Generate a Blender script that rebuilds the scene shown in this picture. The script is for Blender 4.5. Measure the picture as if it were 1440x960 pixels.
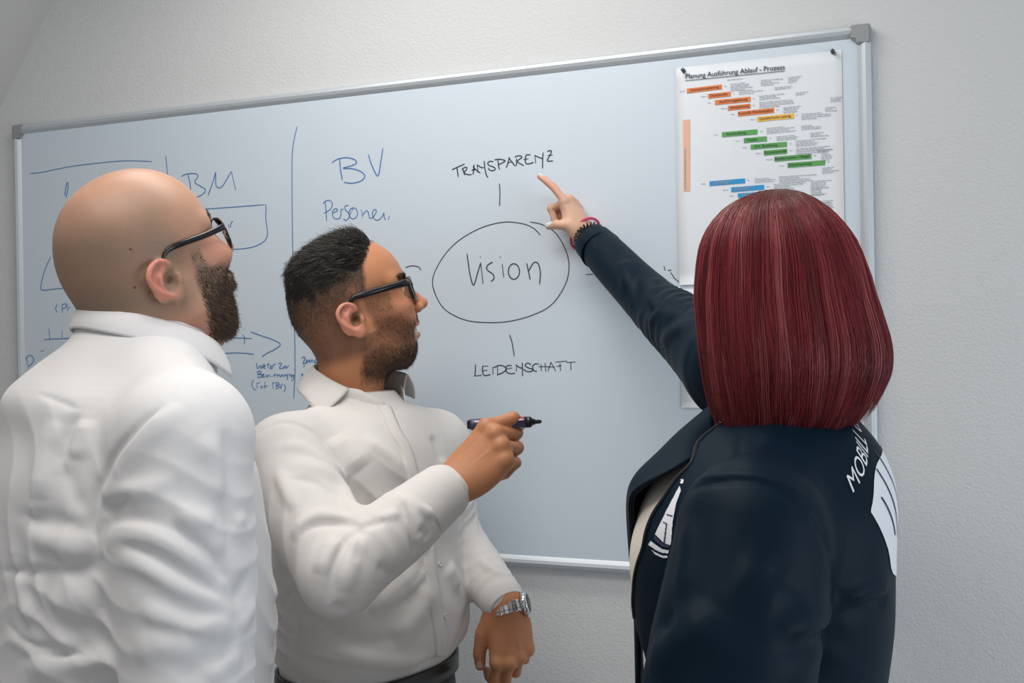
import bpy, math, random
import numpy as np
from mathutils import Vector, Matrix
from mathutils.bvhtree import BVHTree

random.seed(7); RNG = np.random.default_rng(7)
scene = bpy.context.scene
COL = scene.collection
f4 = np.float32
for o in list(bpy.data.objects):
    bpy.data.objects.remove(o)

# ------------------------------------------------------------------ camera
FPX, CX, CY, ROLL, CAMZ = 1500.0, 720.0, 480.0, 0.0167, 1.55
cd = bpy.data.cameras.new('camera'); cam = bpy.data.objects.new('camera', cd); COL.objects.link(cam)
cd.sensor_fit = 'HORIZONTAL'; cd.sensor_width = 36.0; cd.lens = 36.0 * FPX / 1440.0
cd.clip_start = 0.05
cr, sr = math.cos(ROLL), math.sin(ROLL)
cam.matrix_world = Matrix(((cr, sr, 0, 0), (0, 0, -1, 0), (-sr, cr, 0, CAMZ), (0, 0, 0, 1)))
scene.camera = cam

def W(px, py, Y):
    """point seen at pixel (px, py) of the 1440x960 frame at distance Y from the camera plane"""
    dx, dy = px - CX, py - CY
    u = dx * cr - dy * sr; v = dy * cr + dx * sr
    return np.array((u * Y / FPX, Y, CAMZ - v * Y / FPX))

# ------------------------------------------------------------------ light and exposure
scene.view_settings.view_transform = 'Standard'
scene.view_settings.look = 'None'
scene.view_settings.gamma = 1.0
scene.view_settings.use_curve_mapping = False
scene.view_settings.exposure = 0.22

world = bpy.data.worlds.new('room_daylight'); scene.world = world; world.use_nodes = True
wb = world.node_tree.nodes['Background']
wb.inputs[0].default_value = (0.92, 0.96, 1.0, 1); wb.inputs[1].default_value = 0.38

def area(name, loc, target, size, size_y, power, color):
    d = bpy.data.lights.new(name, 'AREA'); d.shape = 'RECTANGLE'; d.size = size; d.size_y = size_y
    d.energy = power; d.color = color
    o = bpy.data.objects.new(name, d); COL.objects.link(o); o.location = loc
    o.rotation_euler = (Vector(target) - Vector(loc)).to_track_quat('-Z', 'Y').to_euler()
    return o
area('ceiling_lamp', (-0.30, 1.68, 2.60), (-0.34, 1.58, 0), 1.0, 0.25, 8.0, (1.0, 0.98, 0.94))
area('ceiling_lamp', (-0.55, 0.75, 2.62), (-0.55, 0.80, 0), 1.2, 0.5, 12.0, (1.0, 0.96, 0.91))
area('window_daylight', (2.3, -0.2, 1.25), (0.6, 1.8, 1.1), 1.3, 1.2, 22.0, (0.80, 0.90, 1.0))

# ------------------------------------------------------------------ object helpers
def tag(o, label=None, cat=None, group=None, kind=None):
    if label: o['label'] = label
    if cat: o['category'] = cat
    if group: o['group'] = group
    if kind: o['kind'] = kind
    return o

def empty(name, loc=(0, 0, 0), rz=0.0):
    o = bpy.data.objects.new(name, None); COL.objects.link(o)
    o.location = tuple(float(c) for c in loc); o.rotation_euler = (0, 0, rz); o.empty_display_size = .05
    bpy.context.view_layer.update()
    return o

def link(name, me, mat=None, parent=None, world_space=True):
    """ONE mesh object; vertices are given in world space unless world_space is False"""
    o = bpy.data.objects.new(name, me); COL.objects.link(o)
    if mat is not None: me.materials.append(mat)
    if parent is not None:
        o.parent = parent
        if world_space: o.matrix_parent_inverse = parent.matrix_world.inverted()
    return o

def npmesh(name, V, Fq, smooth=True):
    """mesh from a vertex array and an (n,3) or (n,4) face array"""
    V = np.ascontiguousarray(V, dtype=f4); Fq = np.ascontiguousarray(Fq, dtype=np.int32)
    me = bpy.data.meshes.new(name); n, k = Fq.shape
    me.vertices.add(len(V)); me.vertices.foreach_set('co', V.ravel())
    me.loops.add(n * k); me.loops.foreach_set('vertex_index', Fq.ravel())
    me.polygons.add(n); me.polygons.foreach_set('loop_start', np.arange(0, n * k, k, dtype=np.int32))
    me.polygons.foreach_set('use_smooth', np.full(n, smooth, dtype=bool))
    me.update(calc_edges=True); me.validate()
    return me

def pymesh(name, verts, faces, smooth=False):
    me = bpy.data.meshes.new(name); me.from_pydata([tuple(map(float, v)) for v in verts], [], faces)
    if smooth: me.polygons.foreach_set('use_smooth', np.full(len(me.polygons), True))
    me.update(); return me

def attr(me, name, vals):
    a = me.attributes.new(name, 'FLOAT', 'POINT'); a.data.foreach_set('value', np.ascontiguousarray(vals, dtype=f4))

def attrc(me, name, cols):
    c = np.ones((len(cols), 4), dtype=f4); c[:, :3] = cols
    a = me.attributes.new(name, 'FLOAT_COLOR', 'POINT'); a.data.foreach_set('color', c.ravel())

def fixn(me):
    import bmesh
    bm = bmesh.new(); bm.from_mesh(me); bmesh.ops.recalc_face_normals(bm, faces=bm.faces); bm.to_mesh(me); bm.free(); me.update(); return me

def box_mesh(name, lo, hi, bevel=0.0):
    import bmesh
    bm = bmesh.new(); bmesh.ops.create_cube(bm, size=1.0)
    lo = Vector(lo); hi = Vector(hi)
    for v in bm.verts:
        v.co = Vector([lo[i] + (v.co[i] + .5) * (hi[i] - lo[i]) for i in range(3)])
    if bevel > 0:
        bmesh.ops.bevel(bm, geom=list(bm.edges), offset=bevel, segments=2, affect='EDGES', profile=.5)
    me = bpy.data.meshes.new(name); bm.to_mesh(me); bm.free(); return me

def catmull(P, n=6):
    P = np.asarray(P, float)
    if len(P) < 3: return P
    Q = np.vstack([2 * P[0] - P[1], P, 2 * P[-1] - P[-2]]); out = []
    for i in range(1, len(Q) - 2):
        for t in np.linspace(0, 1, n, endpoint=False):
            a, b, c, d = Q[i - 1], Q[i], Q[i + 1], Q[i + 2]
            out.append(.5 * (2 * b + (c - a) * t + (2 * a - 5 * b + 4 * c - d) * t * t + (3 * b - a - 3 * c + d) * t ** 3))
    out.append(P[-1]); return np.array(out)

def frames_along(P):
    """parallel-transport frames on a polyline"""
    P = np.asarray(P, float); T = np.gradient(P, axis=0); T /= np.linalg.norm(T, axis=1)[:, None] + 1e-12
    a = np.array((0, 0, 1.0)) if abs(T[0][2]) < .9 else np.array((1.0, 0, 0))
    N = np.cross(T[0], a); N /= np.linalg.norm(N); out = []
    for t in T:
        N = N - t * (N @ t); N /= np.linalg.norm(N) + 1e-12; out.append((t, N, np.cross(t, N)))
    return out

def tube_mesh(name, P, R, seg=8, flat=1.0, closed=False):
    """capped tube along a polyline, R one radius or one per point; flat squeezes its second axis"""
    P = np.asarray(P, float); n = len(P); R = np.broadcast_to(np.asarray(R, float), (n,))
    V = []; Fc = []
    fr = frames_along(P if not closed else np.vstack([P, P[:1]]))[:n]
    for i in range(n):
        t, a, b = fr[i]
        for k in range(seg):
            th = 2 * math.pi * k / seg
            V.append(P[i] + R[i] * (math.cos(th) * a + flat * math.sin(th) * b))
    m = n if closed else n - 1
    for i in range(m):
        j = (i + 1) % n
        for k in range(seg):
            l = (k + 1) % seg
            Fc.append((i * seg + k, i * seg + l, j * seg + l, j * seg + k))
    if not closed:
        Fc.append(tuple(range(seg - 1, -1, -1))); Fc.append(tuple((n - 1) * seg + k for k in range(seg)))
    return pymesh(name, V, Fc, True)

def merge(name, meshes):
    import bmesh
    bm = bmesh.new()
    for m in meshes: bm.from_mesh(m)
    me = bpy.data.meshes.new(name); bm.to_mesh(me); bm.free()
    return me

# ------------------------------------------------------------------ materials
def mat(name, color, rough=.5, metal=0.0, **kw):
    m = bpy.data.materials.new(name); m.use_nodes = True
    b = m.node_tree.nodes['Principled BSDF']
    b.inputs['Base Color'].default_value = (*color, 1); b.inputs['Roughness'].default_value = rough
    b.inputs['Metallic'].default_value = metal
    for k, v in kw.items(): b.inputs[k.replace('_', ' ')].default_value = v
    return m

def nd(m, t, **kw):
    n = m.node_tree.nodes.new(t)
    for k, v in kw.items():
        if k in n.inputs: n.inputs[k].default_value = v
        else: setattr(n, k, v)
    return n

def bump(m, scale, strength, dist=.001, detail=3.0, kind='noise', stretch=None):
    lk = m.node_tree.links; b = m.node_tree.nodes['Principled BSDF']
    tc = nd(m, 'ShaderNodeTexCoord'); src = tc.outputs['Object']
    if stretch:
        mp = nd(m, 'ShaderNodeMapping'); mp.inputs['Scale'].default_value = stretch
        lk.new(src, mp.inputs[0]); src = mp.outputs[0]
    if kind == 'noise':
        n = nd(m, 'ShaderNodeTexNoise', Scale=scale, Detail=detail); out = n.outputs[0]
    else:
        n = nd(m, 'ShaderNodeTexVoronoi', Scale=scale); out = n.outputs[0]
    lk.new(src, n.inputs['Vector'])
    bp = nd(m, 'ShaderNodeBump', Strength=strength, Distance=dist)
    lk.new(out, bp.inputs['Height']); prev = b.inputs['Normal']
    if prev.is_linked: lk.new(prev.links[0].from_socket, bp.inputs['Normal'])
    lk.new(bp.outputs[0], b.inputs['Normal'])
    return m

def mottle(m, c1, c2, scale, detail=4.0, lo=.35, hi=.65):
    lk = m.node_tree.links; b = m.node_tree.nodes['Principled BSDF']
    tc = nd(m, 'ShaderNodeTexCoord'); n = nd(m, 'ShaderNodeTexNoise', Scale=scale, Detail=detail)
    lk.new(tc.outputs['Object'], n.inputs['Vector'])
    r = nd(m, 'ShaderNodeValToRGB'); r.color_ramp.elements[0].position = lo; r.color_ramp.elements[1].position = hi
    r.color_ramp.elements[0].color = (*c1, 1); r.color_ramp.elements[1].color = (*c2, 1)
    lk.new(n.outputs[0], r.inputs[0]); lk.new(r.outputs[0], b.inputs['Base Color'])
    return m

M_WALL = mat('plaster_wall', (.64, .645, .645), .92)
bump(M_WALL, 210, .55, .0022, 2.0); bump(M_WALL, 70, .25, .002, 2.0)
M_SLOPE = bump(mat('painted_slope', (.56, .55, .545), .9), 60, .08)
M_CEIL = mat('ceiling_paint', (.78, .78, .77), .9)
M_FLOOR = bump(mottle(mat('light_carpet', (.45, .44, .43), .95), (.40, .39, .38), (.50, .49, .48), 90), 400, .4)
M_BOARD = mat('board_enamel', (.62, .69, .76), .36); bump(M_BOARD, 8, .03)
M_ALU = bump(mat('anodised_aluminium', (.58, .62, .65), .45, .35), 300, .05, .0004, 2, 'noise', (.02, 1, 1))
M_CAP = bump(mat('grey_plastic', (.30, .31, .32), .5), 200, .1)
M_INK_BLUE = mat('blue_marker_ink', (.085, .20, .44), .5)
M_INK_BLACK = mat('black_marker_ink', (.035, .045, .06), .5)
M_PAPER = bump(mottle(mat('white_paper', (.8, .82, .84), .7), (.76, .79, .83), (.80, .83, .86), 6), 30, .05)
M_PRINT = mat('printed_black', (.03, .035, .05), .6)
M_PRINTG = mat('printed_grey', (.30, .32, .36), .6)
M_OR = mat('printed_orange', (.80, .21, .045), .6)
M_YE = mat('printed_yellow', (.88, .50, .06), .6)
M_GR = mat('printed_green', (.10, .36, .09), .6)
M_BL = mat('printed_blue', (.02, .30, .66), .6)
M_PE = mat('printed_peach', (.82, .46, .32), .6)
# ------------------------------------------------------------------ the room
BL = np.array((-1.218, 2.618)); BE = np.array((.9292, -.3695)); BN = np.array((-.3695, -.9292))
BANG = math.atan2(BE[1], BE[0])
BOT, BW, BH = 1.10, 2.0, 1.0

def onboard(px, py, depth=.006):
    """board coordinates (along, up) of the point of the board face seen at a pixel"""
    d = W(px, py, 1.0); d = np.array((d[0], d[1], d[2] - CAMZ))
    p0 = BL - BN * depth
    t = (p0 @ BN) / (d[:2] @ BN)
    q = d[:2] * t - p0
    return np.array((q @ BE, CAMZ + d[2] * t - BOT))

def bw(s, y, h):
    """world point from board coordinates: along, out of the wall (minus) or into it (plus), up"""
    p = BL + BE * s - BN * y
    return np.array((p[0], p[1], BOT + h))

WALLY = .020
def wallbox(name, s0, s1, z0, z1, y0, y1, m):
    c = [bw(s, y, z - BOT) for s in (s0, s1) for y in (y0, y1) for z in (z0, z1)]
    me = pymesh(name, c, [(0, 1, 3, 2), (4, 6, 7, 5), (0, 4, 5, 1), (2, 3, 7, 6), (0, 2, 6, 4), (1, 5, 7, 3)])
    import bmesh
    bm = bmesh.new(); bm.from_mesh(me); bmesh.ops.recalc_face_normals(bm, faces=bm.faces); bm.to_mesh(me); bm.free()
    o = link(name, me, m); tag(o, kind='structure'); return o

wallbox('wall_back', -1.6, 4.2, 0.0, 2.8, WALLY, WALLY + .15, M_WALL)
wallbox('floor', -1.6, 4.2, -.10, 0.0, -6.0, WALLY + .15, M_FLOOR)
wallbox('ceiling', -.1, 4.2, 2.66, 2.78, -4.2, WALLY, M_CEIL)
wallbox('baseboard_back', -1.5, 4.2, 0.0, .07, WALLY - .014, WALLY, M_CEIL)
# sloped ceiling of the attic room on the left: its foot line on the wall goes through two seen points
pa = onboard(75, 0, WALLY); pb = onboard(0, 152, WALLY)
sl = (pa - pb) / (pa[1] - pb[1])
ptop = pa + sl * (2.72 - BOT - pa[1]); pbot = pb + sl * (1.0 - BOT - pb[1])
nrm = np.array((-(ptop - pbot)[1], (ptop - pbot)[0])); nrm = nrm / np.linalg.norm(nrm) * .1
V = []
for q in (pbot, ptop, ptop + nrm, pbot + nrm):
    V += [bw(q[0], WALLY + .03, q[1]), bw(q[0], -4.2, q[1])]
me = pymesh('ceiling_slope', V, [(0, 2, 3, 1), (2, 4, 5, 3), (4, 6, 7, 5), (6, 0, 1, 7), (0, 6, 4, 2), (1, 3, 5, 7)])
tag(link('ceiling_slope', me, M_SLOPE), kind='structure')
c = [bw(pbot[0] + a, y, z - BOT) for a in (-.12, .0) for y in (-4.2, WALLY) for z in (0.0, 1.0)]
tag(link('wall_left', fixn(pymesh('wall_left', c, [(0, 1, 3, 2), (4, 6, 7, 5), (0, 4, 5, 1), (2, 3, 7, 6), (0, 2, 6, 4), (1, 5, 7, 3)])), M_SLOPE), kind='structure')

# ------------------------------------------------------------------ whiteboard
board = empty('whiteboard', bw(0, 0, 0), BANG)
tag(board, 'large wall-mounted whiteboard with grey aluminium frame covered in handwriting', 'whiteboard')

def bmeshobj(name, me, m, parent=board): return link(name, me, m, parent, False)
bmeshobj('writing_surface', box_mesh('writing_surface', (.012, .006, .012), (BW - .012, .018, BH - .012)), M_BOARD)

def rail(name, length, wid, horizontal, at):
    """aluminium rail with a rounded lip: profile extruded along the board edge"""
    prof = [(0, .018), (0, .003), (.003, 0), (.009, -.002), (.015, 0), (.019, .003), (wid, .0065), (wid, .018)]
    V = []; Fc = []; n = len(prof)
    for e in (0, length):
        for a, y in prof: V.append(at(e, a, y))
    for k in range(n):
        l = (k + 1) % n; Fc.append((k, l, n + l, n + k))
    Fc += [tuple(range(n)), tuple(range(2 * n - 1, n - 1, -1))]
    import bmesh
    me = pymesh(name, V, Fc); bm = bmesh.new(); bm.from_mesh(me)
    bmesh.ops.recalc_face_normals(bm, faces=bm.faces); bm.to_mesh(me); bm.free()
    return bmeshobj(name, me, M_ALU)
rail('frame_rail', BW - .06, .023, True, lambda e, a, y: (.03 + e, y, BH - a))
rail('frame_rail', BW - .06, .023, True, lambda e, a, y: (.03 + e, y, a))
rail('frame_rail', BH - .06, .023, False, lambda e, a, y: (a, y, .03 + e))
rail('frame_rail', BH - .06, .023, False, lambda e, a, y: (BW - a, y, .03 + e))
for sx in (0, 1):
    for sz in (0, 1):
        P = []
        for a, b in ((0, 0), (.034, 0), (.034, .024), (.027, .026), (.024, .034), (0, .034)):
            P.append((BW - a if sx else a, BH - b if sz else b))
        import bmesh
        V = [(x, -.003, z) for x, z in P] + [(x, .0185, z) for x, z in P]; n = 6
        Fc = [tuple(range(n)), tuple(range(2 * n - 1, n - 1, -1))] + [(k, (k + 1) % n, n + (k + 1) % n, n + k) for k in range(n)]
        me = pymesh('corner_cap', V, Fc); bm = bmesh.new(); bm.from_mesh(me)
        bmesh.ops.recalc_face_normals(bm, faces=bm.faces)
        bmesh.ops.bevel(bm, geom=[e for e in bm.edges], offset=.0022, segments=2, affect='EDGES')
        bm.to_mesh(me); bm.free()
        bmeshobj('corner_cap', me, M_CAP)

def ink(name, strokes, m, width=.0026, label=None, smooth=True, y=.0055, parent=board, org=(0, 0, 0)):
    """felt-pen strokes (lists of pixels) as thin raised ribbons lying on the board face"""
    V = []; Fc = []
    for st in strokes:
        P = np.array([onboard(*p) for p in st])
        if smooth: P = catmull(P, 5)
        if len(P) == 1: P = np.vstack([P, P + (.0008, .0008)])
        T = np.gradient(P, axis=0); T /= np.linalg.norm(T, axis=1)[:, None] + 1e-12
        N = np.stack([-T[:, 1], T[:, 0]], 1); b = len(V)
        for i, (p, nn) in enumerate(zip(P, N)):
            w = width * .42 * (1 if 0 < i < len(P) - 1 else .7)
            a, c = p + nn * w, p - nn * w
            V += [(a[0], y + .0006, a[1]), (a[0], y, a[1]), (c[0], y, c[1]), (c[0], y + .0006, c[1])]
        for i in range(len(P) - 1):
            q = b + 4 * i
            for k in range(3): Fc.append((q + k, q + k + 1, q + k + 5, q + k + 4))
    o = link(name, pymesh(name, V, Fc), m, parent, False)
    if label: o['label'] = label
    return o

def crop(x0, y0, s, *strokes): return [[(x0 + a / s, y0 + b / s) for a, b in st] for st in strokes]
def arc(cx, cy, rx, ry, a0, a1, n=14, tilt=0):
    out = []
    for t in np.linspace(math.radians(a0), math.radians(a1), n):
        x, y = rx * math.cos(t), ry * math.sin(t)
        out.append((cx + x * math.cos(tilt) - y * math.sin(tilt), cy + x * math.sin(tilt) + y * math.cos(tilt)))
    return out
c6 = lambda *s: crop(630, 200, 9.0, *s)
ink('handwriting', c6([(50, 348), (130, 310), (212, 275)], [(115, 318), (122, 380), (132, 440)],
    [(185, 335), (200, 375), (212, 415)], [(178, 345), (205, 322), (238, 318), (232, 350), (205, 375), (225, 400), (265, 410), (300, 408)],
    [(318, 408), (325, 350), (332, 282)], [(318, 300), (350, 345), (410, 388)], [(300, 352), (340, 345), (360, 345)],
    [(382, 385), (372, 285)], [(368, 282), (415, 315), (455, 322)], [(458, 235), (468, 330), (485, 410), (508, 448)],
    [(575, 245), (530, 242), (505, 262), (520, 292), (575, 312), (600, 335), (575, 358), (530, 352), (508, 325)],
    [(632, 225), (640, 290), (652, 345)], [(590, 222), (640, 215), (690, 220), (725, 235), (690, 260), (635, 285)],
    [(738, 322), (760, 260), (778, 190)], [(768, 192), (810, 250), (852, 302)], [(750, 262), (820, 245)],
    [(868, 205), (868, 255), (866, 300)], [(845, 190), (880, 172), (925, 175), (932, 195), (880, 235), (900, 262), (960, 295)],
    [(1045, 160), (1005, 158), (985, 175), (980, 240), (995, 272), (1040, 270), (1085, 252)], [(958, 218), (1018, 208)],
    [(1112, 268), (1102, 165)], [(1095, 165), (1150, 190), (1198, 208)], [(1205, 130), (1198, 230), (1198, 330)],
    [(1258, 118), (1290, 105), (1310, 115), (1290, 165), (1258, 232), (1300, 238), (1328, 235)], [(1262, 170), (1325, 160)]),
    M_INK_BLACK, .0028, 'black capital word TRANSPARENZ written under the upper board frame')
ink('handwriting', c6([(650, 520), (658, 620), (656, 720), (655, 805)]), M_INK_BLACK, .0024)
c3 = lambda *s: crop(600, 190, 3.2, *s)
ink('handwriting', c3([(40, 718), (27, 670), (35, 620), (80, 540), (150, 470), (250, 415), (350, 391), (430, 398), (480, 418), (513, 450)],
    [(465, 390), (520, 402), (580, 440), (625, 515), (641, 590), (625, 670), (570, 755), (500, 800), (400, 832), (300, 843), (180, 833), (90, 790), (48, 735), (27, 680)]),
    M_INK_BLACK, .0022, 'black oval drawn around the word Vision')
ink('handwriting', c3([(182, 533), (194, 620), (211, 675), (228, 625), (243, 575)], [(243, 572), (254, 668)], [(241, 546), (243, 550)],
    [(298, 570), (275, 585), (272, 605), (298, 625), (303, 645), (290, 658)], [(340, 580), (347, 640)], [(330, 546), (333, 551)],
    arc(393, 613, 25, 35, -60, 300), [(450, 575), (458, 610), (466, 650)], [(460, 610), (482, 574), (502, 578), (512, 620), (508, 672)]),
    M_INK_BLACK, .0028, 'black word Vision inside the oval')
ink('handwriting', c3([(717, 628), (750, 625)]), M_INK_BLACK, .0026)
ink('handwriting', crop(360, 290, 3.2, [(672, 276), (700, 268), (730, 272), (742, 287)]), M_INK_BLACK, .0022)
cL = lambda *s: crop(640, 460, 7.2, *s)
ink('handwriting', cL([(552, 75), (578, 160), (600, 295)]), M_INK_BLACK, .0024)
ink('handwriting', cL([(208, 375), (205, 440), (200, 492)], [(196, 492), (270, 486)], [(280, 395), (278, 450), (300, 488), (360, 478)], [(275, 392), (335, 394)], [(280, 440), (325, 434)],
    [(382, 400), (384, 478)], [(430, 400), (432, 478)], [(390, 408), (450, 385), (505, 400), (515, 425), (490, 455), (425, 484)],
    [(575, 385), (530, 390), (515, 420), (530, 458), (570, 470), (608, 462)], [(520, 422), (578, 412)],
    [(622, 445), (620, 385)], [(615, 378), (650, 405), (682, 415)], [(680, 360), (682, 430), (684, 495)],
    [(770, 378), (735, 362), (710, 385), (740, 410), (785, 425), (770, 448), (720, 445), (692, 420)],
    [(850, 372), (810, 372), (785, 400), (800, 440), (830, 445)], [(870, 372), (874, 445)], [(912, 360), (918, 448)], [(845, 398), (940, 398)],
    [(942, 445), (972, 352)], [(970, 352), (1020, 445)], [(935, 402), (1010, 400)], [(1062, 365), (1068, 442)], [(1015, 352), (1135, 342)], [(1030, 395), (1080, 388)],
    [(1172, 358), (1174, 432)], [(1128, 358), (1220, 350)]), M_INK_BLACK, .0026, 'black capital word LEIDENSCHAFT below the oval')
# strokes of another word right of the oval, beside the raised sleeve
ink('handwriting', crop(920, 360, 4.0, [(55, 55), (62, 80)], [(76, 81), (97, 78)], [(92, 92), (112, 118)], [(108, 120), (150, 152)]), M_INK_BLACK, .0026)
# blue writing
cB = lambda *s: crop(440, 200, 8.0, *s)
ink('handwriting', cB([(215, 230), (280, 190), (380, 172), (470, 195), (490, 235), (430, 265), (340, 292), (450, 298), (550, 335), (585, 385), (540, 435), (440, 460), (350, 450)],
    [(302, 190), (310, 300), (332, 425)], [(625, 138), (665, 260), (732, 380), (765, 220), (788, 68)]), M_INK_BLUE, .003, 'blue letters BV at the top of the board')
ink('handwriting', cB([(115, 690), (150, 658), (195, 655), (220, 700), (190, 760), (125, 798)], [(138, 665), (150, 780), (155, 885)],
    [(222, 795), (275, 770), (265, 745), (228, 765), (222, 820), (250, 858), (300, 855), (318, 800), (318, 760), (345, 750)],
    [(400, 712), (365, 715), (365, 755), (405, 800), (405, 850), (370, 878), (345, 860)], arc(455, 798, 48, 62, -100, 265), [(410, 830), (455, 740)],
    [(545, 755), (560, 845)], [(562, 820), (600, 770), (625, 790), (640, 850), (680, 845)], [(680, 845), (715, 780), (695, 755), (670, 800), (690, 860), (735, 875), (780, 835), (800, 790)], [(800, 790), (805, 850), (820, 872)], [(850, 875), (860, 828)]),
    M_INK_BLUE, .0024, 'blue word Personen under the letters BV')
cM = lambda *s: crop(250, 220, 6.857, *s)
ink('handwriting', cM([(35, 192), (90, 168), (170, 165), (195, 190), (165, 245), (200, 275), (265, 315), (255, 350), (210, 382), (120, 400), (30, 395)], [(98, 168), (120, 270), (125, 390)],
    [(292, 378), (335, 260), (367, 150)], [(367, 150), (368, 270), (395, 302), (440, 275), (515, 145)], [(518, 145), (560, 325)]), M_INK_BLUE, .0028, 'blue letters BM beside the bald head')
ink('handwriting', cM([(-120, 520), (310, 503), (830, 465)], [(840, 462), (852, 480), (850, 600), (866, 740), (840, 810), (760, 860), (660, 885), (560, 893), (300, 900), (-100, 905)],
    [(395, 612), (408, 660)], [(490, 655), (495, 690)], [(532, 620), (512, 650), (508, 685)]), M_INK_BLUE, .0026, 'blue rounded box drawn behind the bald head')
ink('handwriting', [[(418, 178), (414, 195), (411, 220), (411, 290), (412, 360), (414, 450), (415, 520), (413, 560)]], M_INK_BLUE, .0024, 'long blue vertical line dividing the board')
ink('handwriting', [[(42, 244), (60, 242), (100, 234), (150, 228), (180, 226), (214, 227)]], M_INK_BLUE, .0024)
ink('handwriting', [[(233, 219), (235, 238), (236, 262)]], M_INK_BLUE, .0024)
ink('handwriting', [[(91, 275), (94, 257), (96, 262), (93, 278)]], M_INK_BLUE, .003)
cF = lambda *s: crop(25, 340, 4.8, *s)
ink('handwriting', cF([(222, 100), (180, 200), (158, 290), (165, 325), (230, 320), (330, 310)]), M_INK_BLUE, .0026)
ink('handwriting', cF([(268, 420), (256, 450), (266, 475)], [(300, 418), (300, 478)], [(298, 424), (325, 418), (325, 440), (302, 452)], [(335, 420), (338, 465)], [(340, 450), (355, 440)]), M_INK_BLUE, .0026)
ink('handwriting', cF([(210, 585), (218, 660)], [(298, 600), (300, 645)], [(178, 660), (240, 655), (420, 648)]), M_INK_BLUE, .0026)
ink('handwriting', cF([(58, 780), (72, 848)], [(52, 785), (85, 765), (108, 790), (98, 820), (75, 838)]), M_INK_BLUE, .0026)
ink('handwriting', cF([(155, 738), (180, 733)]), M_INK_BLUE, .0026)
cA = lambda *s: crop(280, 450, 8.0, *s)
ink('handwriting', cA([(-60, 205), (300, 196), (595, 206)], [(10, 150), (12, 240)], [(202, 152), (220, 185), (222, 240)], [(360, 180), (378, 198)], [(490, 162), (512, 200), (510, 270)],
    [(578, 130), (700, 175), (830, 220), (915, 272), (850, 330), (760, 375), (708, 412)], [(200, 376), (400, 368), (520, 372), (620, 385)]), M_INK_BLUE, .0026, 'blue arrow pointing right behind the bearded chin')
ink('handwriting', cA([(645, 482), (658, 545), (690, 510), (700, 545), (725, 490)], [(722, 530), (745, 515), (735, 505), (722, 530), (748, 545)], [(738, 490), (744, 493)], [(775, 478), (778, 545)], [(765, 500), (800, 495)], [(795, 525), (815, 515), (800, 545), (825, 540), (830, 515), (862, 490)],
    [(890, 490), (930, 485), (905, 540), (950, 540)], [(950, 512), (955, 540), (975, 512), (982, 540), (1015, 505)]), M_INK_BLUE, .0024, 'blue handwritten line weiter zur under the arrow')
ink('handwriting', cA([(660, 580), (665, 640)], [(648, 585), (690, 572), (695, 595), (668, 608), (705, 615), (700, 640), (660, 645)], [(715, 630), (730, 612), (715, 608), (715, 640), (745, 635)], [(750, 612), (765, 638), (785, 608)], [(795, 615), (798, 638)], [(815, 632), (830, 628)], [(850, 595), (852, 638)], [(838, 618), (885, 612)], [(880, 635), (900, 612), (915, 635), (935, 610), (945, 635)], [(950, 635), (972, 612), (985, 632)], [(1005, 600), (992, 620), (995, 675)], [(1020, 600), (1022, 640)], [(1010, 618), (1045, 612)], [(1045, 615), (1040, 640), (1065, 615), (1060, 665), (1042, 680)]), M_INK_BLUE, .0026, 'second line of the blue note under the arrow')
ink('handwriting', cA([(615, 668), (595, 710), (610, 765), (640, 785)], [(652, 705), (655, 770)], [(648, 710), (685, 700)], [(690, 765), (705, 740), (715, 770)], [(742, 690), (740, 770)], [(725, 745), (775, 738)], [(830, 705), (835, 775)], [(822, 705), (855, 700)], [(865, 705), (868, 770)], [(862, 705), (890, 700), (892, 725), (870, 735), (900, 750), (870, 775)], [(905, 712), (920, 765), (935, 710)], [(960, 720), (972, 760), (960, 805)]), M_INK_BLUE, .0022, 'bracketed third line of the blue note under the arrow')
ink('handwriting', cA([(1155, 430), (1175, 415), (1195, 425), (1172, 485), (1205, 480), (1210, 445), (1215, 480), (1240, 445), (1250, 475), (1275, 440)], [(1275, 445), (1285, 480)], [(1283, 388), (1286, 394)], [(1320, 440), (1300, 455), (1305, 478), (1335, 470)], [(1175, 525), (1190, 510)], [(1150, 618), (1165, 605), (1160, 630)], [(1148, 665), (1156, 668)]), M_INK_BLUE, .003, 'blue word fragment beside the shirt collar')

# ------------------------------------------------------------------ papers on the board
def sheet(name, x0, x1, z0, z1, label, y=.0045, curl=0.0):
    n, m = 14, 18; V = []; Fc = []
    for lay in (0, 1):
        for i in range(n + 1):
            for j in range(m + 1):
                a, b = i / n, j / m
                lift = curl * ((1 - b) ** 3 * .5 + .35 * abs(2 * a - 1) ** 4 * (1 - b) + .12 * math.sin(5 * b + 2 * a) ** 2)
                V.append((x0 + (x1 - x0) * a, y - lift + (.0004 if lay else 0), z0 + (z1 - z0) * b))
    k = (n + 1) * (m + 1)
    for lay in (0, 1):
        for i in range(n):
            for j in range(m):
                q = lay * k + i * (m + 1) + j; f = (q, q + m + 1, q + m + 2, q + 1)
                Fc.append(f if lay == 0 else f[::-1])
    for i in range(n):
        for j in (0, m):
            q = i * (m + 1) + j; Fc.append((q, q + m + 1, q + m + 1 + k, q + k))
    for j in range(m):
        for i in (0, n):
            q = i * (m + 1) + j; Fc.append((q, q + 1, q + 1 + k, q + k))
    o = empty(name, bw(0, 0, 0), BANG); tag(o, label, 'paper')
    link('sheet', pymesh('sheet', V, Fc, True), M_PAPER, o, False)
    return o
tl, tr, bl = onboard(951, 101), onboard(1183.5, 65), onboard(953, 401)
PX0, PX1, PZ1, PZ0 = tl[0], tr[0], (tl[1] + tr[1]) / 2, bl[1]
poster = sheet('poster', PX0, PX1, PZ0, PZ1, 'white process chart with coloured bars pinned at the board top right', .0042, .0012)
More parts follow.
